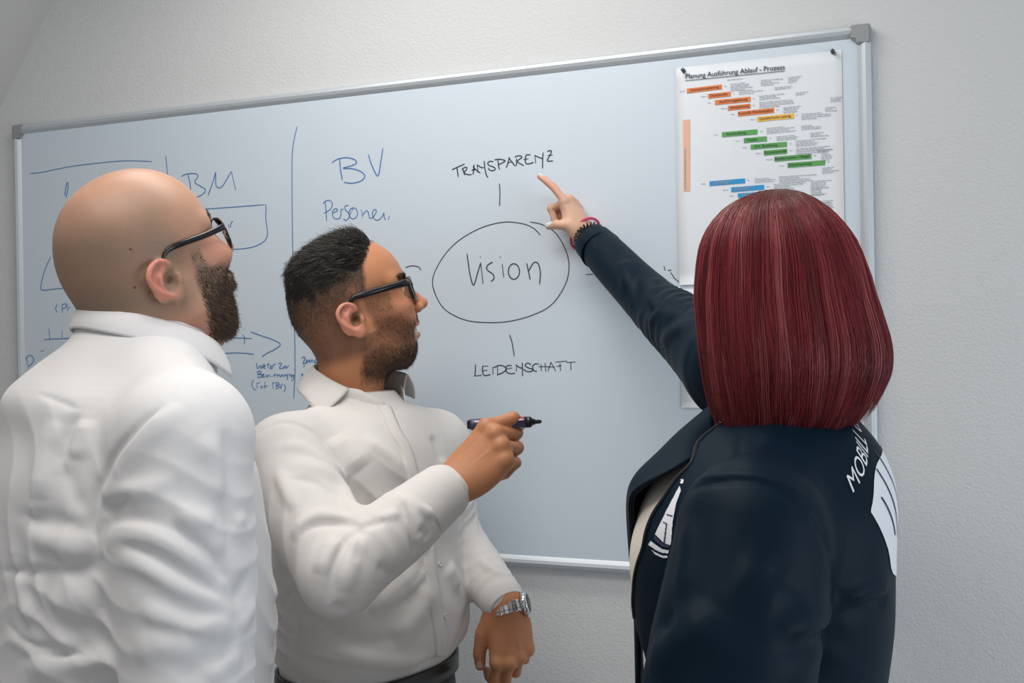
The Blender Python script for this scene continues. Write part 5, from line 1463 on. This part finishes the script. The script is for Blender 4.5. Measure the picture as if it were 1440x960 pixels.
    for P, w, a in [
        (c((560, 62), (480, 110), (420, 170), (360, 245), (320, 325), (302, 400), (298, 460), (318, 520)), .006, -.012),   # back armhole
        (c((600, 60), (520, 120), (450, 190), (390, 280), (350, 350)), .014, .006),
        (c((20, 20), (120, 30), (200, 60), (268, 88)), .004, -.004), (c((268, 88), (235, 130), (205, 200), (195, 280)), .010, -.006), (c((275, 110), (262, 180), (245, 250)), .012, .007), (c((190, 110), (160, 200), (140, 290), (125, 380)), .014, .008),
        (c((200, 250), (230, 340), (280, 420)), .012, -.007), (c((60, 420), (140, 440), (220, 450), (300, 480)), .014, -.007), (c((90, 490), (180, 510), (310, 540)), .014, .006),
        (c((160, 540), (200, 590), (320, 600)), .010, -.006), (c((0, 600), (90, 605), (200, 600), (330, 570)), .008, -.005), (c((80, 600), (70, 680), (110, 760)), .012, .005), (c((20, 770), (120, 840), (270, 840)), .010, -.008), (c((30, 800), (150, 830), (280, 820)), .012, .007), (c((70, 880), (200, 870), (380, 860)), .008, -.007), (c((80, 920), (200, 900), (380, 890)), .014, .008), (c((150, 700), (230, 690), (340, 700)), .018, .006),
        # sleeve
        (c((330, 350), (400, 350), (480, 335), (570, 295)), .010, .007), (c((320, 410), (370, 390), (430, 350)), .008, -.008), (c((330, 450), (390, 430), (470, 440), (540, 470)), .010, -.007), (c((340, 500), (420, 490), (520, 510), (620, 570), (700, 650)), .012, .010), (c((350, 530), (450, 570), (560, 640), (680, 700), (760, 740)), .009, .009), (c((380, 510), (480, 540), (600, 610), (720, 690)), .008, -.010), (c((520, 460), (600, 490), (690, 570), (740, 640)), .009, -.009), (c((560, 430), (640, 470), (720, 560)), .012, .007), (c((560, 400), (620, 430), (700, 440)), .010, .006),
        (c((440, 700), (540, 760), (650, 800), (760, 800)), .010, .010), (c((480, 770), (580, 800), (700, 830), (760, 840)), .009, -.009), (c((600, 800), (680, 770), (750, 780)), .009, .007), (c((420, 860), (520, 840), (660, 850)), .014, .006), (c((560, 960), (650, 900), (760, 850)), .012, -.009), (c((660, 960), (720, 890), (780, 880)), .012, .008), (c((640, 160), (690, 240), (720, 380)), .014, .005), (c((720, 130), (735, 260), (730, 420), (740, 560)), .009, -.008),
        # chest beyond the arm
        (c((750, 700), (800, 600), (845, 520)), .008, -.008), (c((760, 790), (820, 700), (860, 600)), .009, .007), (c((800, 900), (830, 760), (855, 640)), .008, -.007), (c((745, 450), (790, 430), (830, 420)), .007, .004)]:
        S.fold(P, w, a * 1.25)
    sv, sf = S.mesh(1); so = link('shirt', npmesh('shirt', sv, sf), shirt_m, root)
    spec = [(20, .095, 1.548, .110, 1.508, .091, 1.514), (40, .092, 1.558, .112, 1.512, .088, 1.522), (70, .086, 1.574, .104, 1.536, .082, 1.534), (110, .081, 1.590, .096, 1.558, .078, 1.548), (150, .080, 1.602, .092, 1.572, .077, 1.558), (180, .080, 1.606, .092, 1.576, .078, 1.560),
            (220, .080, 1.600, .094, 1.570, .077, 1.556), (260, .083, 1.588, .100, 1.552, .080, 1.545), (300, .089, 1.570, .108, 1.528, .085, 1.530), (346, .097, 1.546, .112, 1.500, .092, 1.512)]
    link('collar', collar_mesh((-.488, 1.42), fw, spec, skew=6), shirt_m, so)
    for Wr, El in ((WR, ER), (WL, EL)):
        a = unit(Wr - El); link('cuff', ring_tube('cuff', Wr - a * .085, Wr - a * .012, .047, .040, .003, wob=.03), shirt_m, so)
    lower_body(root, ctr, fw, .95, .19, .16, fabric('charcoal_wool', (.02, .021, .024), .8), leg_r=(.10, .07, .055), stance=.10)
    glasses(HM, 'black thin-rimmed eyeglasses worn by the bald bearded man', temple=.0030, rim=.0013, hgt=.0205, wid=.0265, half=.0335, xc=.103, wrap=.011, zc=.012, tz=.024, ear_z=.030, ear_y=.083, square=2.6)
    return root, HM
m1_root, HM1 = man_left()
# ------------------------------------------------------------------ the woman pointing at the board (right)
def woman():
    root = empty('person', (.33, 1.38, 0))
    tag(root, 'woman with burgundy bob and navy jacket reaching up to point at the board', 'person')
    skin = skin_material('fair_skin', (.66, .40, .28), (.66, .25, .20), (.1, .06, .04))
    jm = fabric('navy_softshell', (.0022, .0105, .0215), .52, .03, 900, .10, 16, .10, .006, .08)
    cream = bump(fabric('cream_knit', (.72, .66, .58), .9), 500, .5, .001)
    jm.node_tree.nodes['Principled BSDF'].inputs['Specular IOR Level'].default_value = .10; jm.node_tree.nodes['Principled BSDF'].inputs['Sheen Weight'].default_value = 0.0
    white = mat('white_print', (.72, .74, .78), .6); dark = mat('dark_print', (.02, .03, .07), .6)
    f = unit((-.989, .147, 0)); fw = f[:2]; r = np.array((f[1], -f[0], 0)); C = np.array((.335, 1.375, 0))
    HM = scaled(head_frame((.345, 1.387, 1.588), math.radians(116), math.radians(6)), .94)
    SL, EL, WL = W(1062, 752, 1.195), W(985, 1105, 1.11), W(850, 1180, 1.22)
    SR, EE, WR = W(1032, 520, 1.545), W(924, 432, 1.80), W(827, 333, 2.035)
    neck = np.array((.352, 1.372, 1.46))
    G = build_head([(-.016, 0, -.03), tuple(inv(HM, neck)), tuple(inv(HM, neck - np.array((0, 0, .08))))], [.048, .047, .055], h=.003, chin=.008)
    hv, hf = G.mesh(1); hw = xf(HM, hv); parts = [(hw, hf)]
    # pointing hand
    tip = W(757, 246, 2.098); kn = W(796, 284, 2.055)
    MR = frame_from(WR, kn - WR + np.array((.004, 0, .004)), (.58, -.36, .73))
    GR, chR, nlR, TR = hand_field([(10, 10, 6), (80, 86, 40), (88, 80, 40), (90, 76, 40)], (4, 2, 0, -2), [(.014, .016, -.008), (.036, .031, -.014), (.052, .037, -.036), (.064, .034, -.062)], .88, h=.0014, slim=.93, fore=inv(MR, WR - unit(WR - EE) * .08))
    parts.append(place_hand(MR, GR))
    ML = frame_from(WL, f + np.array((0, 0, -.4)), -r + np.array((0, 0, .3)))
    GL, chL, nlL, TL = hand_field([(25, 35, 20)] * 4, (3, 0, -2, -4), [(.012, .020, -.010), (.042, .040, -.018), (.070, .046, -.026), (.096, .044, -.032)], .88, h=.002, slim=.93, fore=inv(ML, WL - unit(WL - EL) * .07) * (1, -1, 1))
    parts.append(place_hand(ML, GL, True))
    parts.append(under_body(SL, SR, EL, EE, WL, WR, C[:2], fw, neck - np.array((0, 0, .03)), .96, .85))
    body_object(root, parts, skin, lambda V: np.clip(sstep(.07, .11, inv(MR, V)[:, 0]) * .35, 0, 1) * (np.abs(inv(MR, V)) < .2).all(1))
    eyes(root, HM)
    nm = mat('pale_nail_polish', (.62, .66, .60), .2)
    nails_obj(root, MR, nlR, (0, 1, 2, 3), False, nm, 2.2, thumb=(TR[3], unit(TR[3] - TR[2]), unit(np.array((.45, .8, .4))), .0075))
    print('FINGERTIP', xf(MR, chR[0][3]), 'want', tip)
    # cream top
    B = Grid((.10, 1.14, .88), (.56, 1.62, 1.50), .005)
    B.loft([(.88, C[0], C[1], .15, .115, .11, 2.2), (1.05, C[0], C[1], .145, .125, .11, 2.2), (1.18, C[0], C[1], .150, .172, .11, 2.2), (1.27, C[0], C[1], .150, .188, .110, 2.2), (1.34, C[0], C[1], .125, .168, .105, 2.2), (1.39, C[0], C[1], .085, .120, .08, 2.1), (1.415, C[0] + .012, C[1], .058, .060, .058, 2.0)], fw, .02)
    B.rumple(.003, 45, 31)
    V, Fq = B.mesh(1); link('knit_top', npmesh('knit_top', V, Fq), cream, root)
    # jacket: shell with open front
    J = Grid((.02, .96, .86), (.56, 2.06, 1.80), .0038)
    J.loft([(.86, C[0], C[1], .180, .150, .125, 2.3), (1.0, C[0], C[1], .176, .160, .124, 2.3), (1.10, C[0], C[1], .176, .168, .128, 2.3), (1.20, C[0], C[1], .182, .184, .142, 2.3), (1.30, C[0] , C[1], .185, .190, .146, 2.3), (1.36, C[0] + .004, C[1], .168, .168, .142, 2.3), (1.41, C[0] + .010, C[1], .128, .128, .120, 2.2), (1.445, C[0] + .016, C[1], .088, .082, .088, 2.0), (1.468, C[0] + .02, C[1], .070, .070, .070, 2.0)], fw, .02)
    nk = np.array((C[0] + .014, C[1], 1.395))
    J.cap(nk, SL + np.array((0, 0, .020)), .045, .060, .05); J.cap(nk + np.array((0, .03, 0)), SR, .050, .062, .05)
    # open the front between the near panel edge and the far side, hollow it out
    def wedge(X, Y, Z):
        a = (X - C[0]) * r[0] + (Y - C[1]) * r[1]; b = (X - C[0]) * f[0] + (Y - C[1]) * f[1]
        edge = np.interp(Z.ravel(), [.86, 1.1, 1.2, 1.25, 1.30, 1.36, 1.40, 1.43, 1.5], [.0, -.015, -.035, -.065, -.100, -.098, -.080, -.02, .03]).astype(f4)[None, None, :]
        return np.maximum(np.maximum(edge - a, a - .16), .0 - b)
    J.put(wedge, (.05, 1.2, .8), (.36, 1.62, 1.55), .004, 'cut')
    def hollow(X, Y, Z):
        a = (X - C[0]) * r[0] + (Y - C[1]) * r[1]; b = (X - C[0]) * f[0] + (Y - C[1]) * f[1]
        q = np.sqrt((a / .160) ** 2 + (b / np.where(b > 0, .178, .120)) ** 2); d = (q - 1) * .12
        return np.maximum(np.maximum(d, Z - 1.34), .86 - Z)
    J.put(hollow, (.15, 1.2, .86), (.5, 1.56, 1.36), .006, 'cut')
    J0v, J0f = J.mesh(0); jb0 = bvh_of(J0v, J0f)
    J.chain([SL, SL * .5 + EL * .5 + np.array((.004, 0, 0)), EL], [.086, .090, .078], .022)
    J.chain([EL, EL * .15 + WL * .85], [.076, .048], .015)
    fm = SR * .5 + EE * .5
    J.chain([SR, fm, EE, EE * .12 + WR * .88], [.070, .056, .046, .036], .025)
    J.rumple(.0022, 26, 41)
    J.wrinkles(EE * .75 + SR * .25, .10, unit(EE - SR), .034, .0045, 51); J.wrinkles(SR * .8 + EE * .2, .09, unit(WR - SR) + np.array((0, 0, .5)), .036, .0050, 52)
    J.wrinkles(SL + np.array((0, -.06, -.14)), (.09, .09, .12), (.5, 0, 1), .050, .0045, 53)
    c8 = lambda *P: [(860 + x / 2.286, 540 + y / 2.286) for x, y in P]
    c3_ = lambda *P: [(600 + x / 3.2, 190 + y / 3.2) for x, y in P]
    for P, w, a in [
        (c8((232, 400), (250, 350), (310, 322), (400, 312), (490, 322), (560, 355), (630, 410), (680, 490), (705, 570), (722, 660), (720, 740)), .0045, -.008),
        (c8((240, 345), (310, 300), (400, 292), (500, 302), (575, 338), (650, 400)), .005, .004),
        (c8((428, 120), (412, 200), (402, 300)), .004, -.005), (c8((480, 570), (560, 640), (650, 680)), .020, -.006), (c8((380, 600), (470, 640), (560, 720)), .025, .006), (c8((520, 800), (620, 770), (720, 720)), .012, .008), (c8((540, 850), (640, 830), (720, 760)), .010, -.009), (c8((250, 420), (240, 560), (220, 700)), .014, .006), (c8((330, 700), (270, 780), (180, 860), (120, 920)), .022, .012), (c8((200, 740), (150, 780), (90, 860)), .016, -.010),
        (c8((740, 700), (800, 680), (890, 640)), .010, .008), (c8((740, 730), (820, 710), (890, 690)), .010, -.010), (c8((520, 120), (480, 220), (440, 300)), .014, .006),
        # raised sleeve
        (c3_((760, 440), (770, 480), (745, 600)), .004, -.005), (c3_((960, 600), (940, 680), (960, 760), (1040, 820)), .012, -.008), (c3_((880, 560), (900, 640), (880, 700)), .012, .007), (c3_((1210, 700), (1120, 720), (1050, 800), (1000, 860)), .012, .010), (c3_((1200, 760), (1130, 800), (1060, 880)), .010, -.010), (c3_((1180, 850), (1120, 880), (1060, 940)), .012, .008), (c3_((1040, 640), (1000, 720), (1010, 800)), .010, .007), (c3_((1100, 660), (1060, 720), (1030, 780)), .009, -.008)]:
        J.fold(P, w, a)
    jv, jf = J.mesh(1); jo = link('jacket', npmesh('jacket', jv, jf), jm, root); jb = bvh_of(jv, jf)
    # far front panel, pulled open, with dark lining inside
    rows = [[(1004, 632, 1.36), (1004, 566, 1.44), (1010, 600, 1.53)], [(962, 652, 1.325), (960, 604, 1.42), (968, 690, 1.51)], [(926, 671, 1.32), (925, 641, 1.41), (935, 750, 1.49)], [(899, 686, 1.335), (894, 675, 1.40), (905, 790, 1.47)],
            [(887, 702, 1.36), (883, 708, 1.41), (893, 815, 1.46)], [(888, 745, 1.385), (885, 765, 1.42), (894, 850, 1.46)], [(894, 800, 1.41), (892, 840, 1.43), (898, 900, 1.46)], [(898, 960, 1.42), (896, 985, 1.44), (905, 1010, 1.46)]]
    A = resample2([[W(*p) for p in q] for q in rows], 48, 24)
    po = link('front_panel', sheet_solid('front_panel', A, .004), jm, jo)
    dn = np.cross(np.gradient(A, axis=0), np.gradient(A, axis=1)); dn /= np.linalg.norm(dn, axis=2)[..., None] + 1e-9
    inner = C + np.array((0, 0, 1.25)); sg = 1 if (dn * (inner - A)).sum() > 0 else -1
    link('lining', sheet_solid('lining', (A + dn * sg * .0042)[1:-1, 1:-1], .002), M_LINING, jo)
    # zip edge of the near panel
    ep = []
    for z in np.linspace(1.46, .95, 26):
        e = np.interp(z, [.86, 1.1, 1.2, 1.25, 1.30, 1.36, 1.40, 1.43, 1.5], [.0, -.015, -.035, -.065, -.100, -.098, -.080, -.02, .03])
        o = C + r * (e - .006) + f * .30 + np.array((0, 0, z)); h, n, _, _ = jb.ray_cast(Vector(o), Vector(-f))
        if h is not None and (np.array(h) - C) @ f > .06: ep.append(np.array(h) + f * .001)
    link('zip_edge', tube_mesh('zip_edge', catmull(ep, 3), .0026, 8), M_LINING, jo)
    cl = link('jacket_collar', stand_mesh((C[0] + .02, C[1]), fw, [(70, .085, 1.435, .086, 1.480), (120, .080, 1.445, .082, 1.49), (180, .078, 1.45, .082, 1.495), (240, .080, 1.445, .082, 1.49), (290, .085, 1.435, .086, 1.480)], .006), jm, jo)
    a = unit(WR - EE); link('cuff', ring_tube('cuff', WR - a * .065, WR - a * .026, .0405, .0385, .004, wob=.02, seed=4), jm, jo)
    # print on the back: lettering climbing round the back and a white graphic below it
    th0 = math.atan2(*( (np.array(J.hit(1198, 676)) - C)[[1, 0]] )) if J.hit(1198, 676) is not None else -.3
    p0 = J.hit(1198, 676); Rb = np.linalg.norm((p0 - C)[:2]); z0 = p0[2]
    def wrapb(s, y, off=.0012):
        th = th0 + s / Rb; d = np.array((math.cos(th), math.sin(th), 0)); o = np.array((C[0], C[1], 0)) + d * (Rb + .03) + np.array((0, 0, z0 + y)); h, n, _, _ = jb.ray_cast(Vector(o), Vector(-d))
        return None if h is None else np.array(h) + d * off
    def decal(name, P, tris, m, off=.0012):
        V = [wrapb(s, y, off) for s, y in P]; T = [t for t in tris if all(V[i] is not None for i in t)]
        if T:
            use = sorted({i for t in T for i in t}); ix = {k: i for i, k in enumerate(use)}
            link(name, pymesh(name, [V[k] for k in use], [tuple(ix[i] for i in t) for t in T]), m, jo)
    x = -.006
    for wd, wid, dark_, sl_ in (('MOBILL', .080, .0010, .66), ('Gruppe', .060, .0003, .66)):
        me = text_mesh(wd, .1, 0.0); n = len(me.vertices); co = np.zeros(n * 3, f4); me.vertices.foreach_get('co', co); co = co.reshape(-1, 3)
        w0 = co[:, 0].max() - co[:, 0].min(); sc_ = wid / w0
        P = [(x + (q[0] - co[:, 0].min()) * sc_, -.008 + q[1] * .26 + sl_ * (x + (q[0] - co[:, 0].min()) * sc_)) for q in co]
        par = list(range(n))
        def find(k):
            while par[k] != k: par[k] = par[par[k]]; k = par[k]
            return k
        for p in me.polygons:
            for v in p.vertices[1:]: par[find(v)] = find(p.vertices[0])
        for comp in sorted({find(k) for k in range(n)}):
            decal('print_letter', P, [tuple(p.vertices) for p in me.polygons if find(p.vertices[0]) == comp], white)
        x += wid + .008
    def patch(poly_lo, poly_hi, n=14, m=14):
        lo, hi = catmull(poly_lo, 8), catmull(poly_hi, 8); P = []; T = []
        for i in range(n + 1):
            a = lo[int(i / n * (len(lo) - 1))]; b = hi[int(i / n * (len(hi) - 1))]
            for j in range(m + 1): P.append(tuple(a * (1 - j / m) + b * j / m))
        for i in range(n):
            for j in range(m): q = i * (m + 1) + j; T.append((q, q + m + 1, q + m + 2, q + 1))
        return P, T
    P, T = patch([(.010, -.034), (.035, -.080), (.06, -.115), (.16, -.13)], [(.012, -.030), (.04, .004), (.08, .020), (.17, .03)]); decal('print_graphic', P, T, white, .0010)
    for pts in ([(.034, -.020), (.045, -.040), (.060, -.068)], [(.050, .010), (.062, -.030), (.078, -.075)], [(.075, .030), (.086, -.02), (.10, -.09)]):
        q = catmull(pts, 6); P, T = patch([(s - .0016, y) for s, y in q[::2]], [(s + .0016, y) for s, y in q[::2]], 12, 1); decal('print_line', P, T, dark, .0018)
    # emblem on the chest of the near panel
    def emblem(name, pix, m, off=.0012, near=True):
        Q = np.array(pix); st = .8; V = []; Fc = []; ix = {}
        def inside(x, y):
            c = False; k = len(Q) - 1
            for i in range(len(Q)):
                (xi, yi), (xj, yj) = Q[i], Q[k]
                if (yi > y) != (yj > y) and x < (xj - xi) * (y - yi) / (yj - yi) + xi: c = not c
                k = i
            return c
        def vert(i, j):
            if (i, j) not in ix:
                d = (Vector(W(Q[:, 0].min() + i * st, Q[:, 1].min() + j * st, 1.0)) - Vector((0, 0, CAMZ))).normalized(); h, n, _, _ = jb.ray_cast(Vector((0, 0, CAMZ)), d)
                ix[(i, j)] = None if h is None else len(V)
                if h is not None: V.append(np.array(h) + np.array(n) * off)
            return ix[(i, j)]
        for i in range(int((Q[:, 0].max() - Q[:, 0].min()) / st) + 1):
            for j in range(int((Q[:, 1].max() - Q[:, 1].min()) / st) + 1):
                if not inside(Q[:, 0].min() + (i + .5) * st, Q[:, 1].min() + (j + .5) * st): continue
                q = [vert(i, j), vert(i + 1, j), vert(i + 1, j + 1), vert(i, j + 1)]
                if None in q: continue
                ys = [V[k][1] for k in q]
                if max(ys) - min(ys) < .012: Fc.append(tuple(q))
        if not Fc: return
        par = list(range(len(V)))
        def find(k):
            while par[k] != k: par[k] = par[par[k]]; k = par[k]
            return k
        for q in Fc:
            for k in q[1:]: par[find(k)] = find(q[0])
        from collections import Counter
        top = Counter(find(q[0]) for q in Fc).most_common(1)[0][0]; Fc = [q for q in Fc if find(q[0]) == top]
        use = sorted({k for q in Fc for k in q}); im = {k: i for i, k in enumerate(use)}
        link(name, pymesh(name, [V[k] for k in use], [tuple(im[k] for k in q) for q in Fc]), m, jo)
    e = lambda *P: [(870 + x / 4.8, 600 + y / 4.8) for x, y in P]
    for q in (e((250, 725), (330, 560), (415, 400), (425, 430), (392, 520), (370, 640), (358, 800), (310, 785)), e((205, 795), (222, 770), (262, 800), (300, 825), (355, 835), (352, 855), (300, 850), (255, 830)), e((228, 830), (255, 848), (300, 868), (352, 872), (350, 885), (300, 882), (250, 860)), e((425, 355), (442, 360), (440, 385), (420, 385))): emblem('chest_emblem', q, white)
    for q in (e((325, 660), (333, 660), (318, 785), (308, 785)), e((330, 590), (372, 602), (372, 610), (330, 598)), e((305, 640), (335, 655), (335, 662), (305, 648)), e((245, 728), (262, 748), (310, 792), (356, 802), (356, 816), (300, 808), (250, 762))): emblem('emblem_line', q, dark, .0018)
    g = lambda *P: [(920 + x / 4.0, 360 + y / 4.0) for x, y in P]
    for q in (g((78, 82), (84, 92), (100, 125), (130, 148), (150, 152), (128, 156), (96, 140), (82, 110)), g((128, 165), (150, 160), (175, 168), (188, 182), (170, 180), (150, 170), (140, 176), (150, 188), (138, 186))): emblem('sleeve_emblem', q, white, .0012, False)
    lower_body(root, C[:2], fw, .93, .165, .13, fabric('black_denim', (.012, .013, .016), .85), leg_r=(.085, .06, .048), stance=.085)
    # ------------------------------------------------ hair
    prof = [(268, 1088, 1096), (272, 1062, 1118), (280, 1040, 1138), (292, 1020, 1155), (310, 1003, 1174), (340, 988, 1196), (380, 982, 1213), (420, 980, 1225), (460, 983, 1238), (490, 986, 1246), (520, 990, 1246), (550, 995, 1236), (580, 1002, 1222), (605, 1008, 1205), (625, 1014, 1192)]
    Yh = 1.372; Z = []; XC = []; RX = []
    for py, a_, b_ in prof:
        p = W((a_ + b_) / 2, py, Yh); Z.append(p[2]); XC.append(p[0]); RX.append((b_ - a_) / 2 * Yh / FPX)
    Z, XC, RX = catmull(np.stack([Z, XC, RX], 1), 5).T; RY = np.minimum(RX, .118) * 1.0 + .004; RY = RY - .008 * sstep(Z[10], Z[35], Z); YC = np.full(len(Z), Yh)
    arc_ = np.concatenate([[0], np.cumsum(np.hypot(np.diff(Z), np.diff(RX)))])
    face = math.radians(116)
    H = Grid((.20, 1.22, 1.36), (.50, 1.52, 1.76), .004)
    zz = Z[::-1]
    def mass(X, Y, Zg):
        zf = Zg.ravel(); g_ = lambda a: np.interp(zf, zz, a[::-1]).astype(f4)[None, None, :]
        xc, rx, ry = g_(XC), np.maximum(g_(RX) * .955, .004), np.maximum(g_(RY) * .955, .004)
        q = np.sqrt(((X - xc) / rx) ** 2 + ((Y - Yh) / ry) ** 2); d = (q - 1) * np.minimum(rx, ry) * .8
        return np.maximum(np.maximum(d, Zg - (Z[0] - .006)), (Z[-16] - .0) - Zg)
    H.put(mass, (.22, 1.24, 1.40), (.48, 1.50, 1.75), .006)
    fd = np.array((math.cos(face), math.sin(face), 0)); hc = HM[:3, 3]
    H.ell(hc + fd * .115 + np.array((0, 0, -.055)), (.062, .062, .105), .012, None, 'cut')
    H.ell(hc + np.array((0, 0, -.20)), (.085, .085, .10), .02, None, 'cut')
    hm_ = hair_material('burgundy_hair', .36, .32)
    mv, mf = H.mesh(1)
    rng = np.random.default_rng(17); n, m = 15000, 24
    ncl = 700; cphi = rng.uniform(0, 2 * math.pi, ncl); cid = rng.integers(0, ncl, n)
    dep = rng.beta(1.2, 3.4, n); phi = cphi[cid] + rng.normal(0, .035, n)
    rel = np.abs((phi - face + math.pi) % (2 * math.pi) - math.pi)
    back = .5 - .5 * np.cos(rel)                                   # 1 at the back of the head
    endt = .83 + .13 * back + rng.normal(0, .028, n) + (rng.random(ncl) * .09 - .05)[cid]
    endt = endt - .16 * np.clip(np.cos(phi), 0, 1) ** 2
    st = rng.uniform(0, .10, n) * (rng.random(n) < .6)
    keep = (rel > .75)
    A = np.zeros((n, m, 3)); w1, w2 = rng.uniform(0, 6.3, ncl)[cid], rng.uniform(0, 6.3, ncl)[cid]; ca = rng.normal(0, 1, ncl)[cid]
    tot = arc_[-1]
    for i in range(m):
        t = st + (endt - st) * i / (m - 1); s_ = np.clip(t, 0, 1) * tot
        z = np.interp(s_, arc_, Z); xc = np.interp(s_, arc_, XC); rx = np.interp(s_, arc_, RX); ry = np.interp(s_, arc_, RY)
        ph = phi + .05 * ca * t * t + .085 * np.sin(6.5 * t + w1) * t
        # the bob turns inwards a little at the tips and flips out in a few locks
        kk = 1.0 - .05 * dep - .015 * np.sin(4 * t + w2) - .10 * sstep(.86, 1.0, t) * (ca > -.8) + .03 * sstep(.8, 1, t) * (ca < -.8) + .010 * np.cos(w1)
        A[:, i] = np.stack([xc + rx * kk * np.cos(ph), YC[0] + ry * kk * np.sin(ph), z + rng.normal(0, .0004, n)], 1)
    A = A[keep]; n2 = len(A)
    pal = np.array([(.165, .018, .024), (.23, .028, .036), (.29, .058, .062), (.11, .014, .017), (.34, .09, .09)])
    cc = pal[rng.choice(5, ncl, p=[.36, .34, .16, .09, .05])][cid][keep] * rng.uniform(.75, 1.25, n2)[:, None]
    Cc = np.repeat(cc[:, None, :], m, 1); root_c = np.array((.085, .040, .026)); tt = np.linspace(0, 1, m)
    wroot = (sstep(.26, .02, tt)[None, :, None]) * .85
    Cc = Cc * (1 - wroot) + root_c * wroot
    me = strand_mesh('hair_strands', A, rng.uniform(.00035, .0007, n2), Cc, .15)
    mm = npmesh('hair_mass', mv, mf); attrc(mm, 'tint', np.tile(np.array((.13, .014, .018)), (len(mv), 1)))
    o = link('hair', merge('hair', [me, mm]), hm_, root); o['kind'] = 'stuff'; o['label'] = 'straight burgundy red shoulder-length bob'
    # ------------------------------------------------ bracelets on the pointing wrist
    ax = unit(WR - EE); u = unit(MR[:3, 2] - ax * (MR[:3, 2] @ ax)); v = np.cross(ax, u)
    def ringpts(d, ru, rv, tilt, nn=64):
        c = WR + ax * d; return [c + math.cos(t) * u * ru + math.sin(t) * v * rv + ax * tilt * math.cos(t - 1.2) for t in np.linspace(0, 2 * math.pi, nn, endpoint=False)]
    o = link('bracelet', tube_mesh('bracelet', ringpts(.013, .0335, .0335, .009), .0027, 8, 1.0, True), bump(mat('pink_cord', (.62, .055, .14), .5), 500, .6, .001)); tag(o, 'pink cord bracelet on the pointing wrist nearest the hand', 'bracelet', 'wristbands on the pointing arm')
    for d, lab in ((-.008, 'black spiral hair tie on the pointing wrist next to the pink bracelet'), (-.018, 'black spiral hair tie on the pointing wrist at the jacket cuff')):
        base = ringpts(d, .0285, .0315, .004, 360); pts = []
        for i, p in enumerate(base):
            th = 2 * math.pi * i / 360; k = 2 * math.pi * 26 * i / 360; rad = unit(p - (WR + ax * d)); pts.append(p + rad * .0042 * math.cos(k) + ax * .0042 * math.sin(k))
        o = link('hair_tie', tube_mesh('hair_tie', pts, .0016, 6, 1.0, True), mat('black_rubber', (.008, .007, .008), .3)); tag(o, lab, 'hair tie', 'wristbands on the pointing arm')
    return root
w_root = woman()
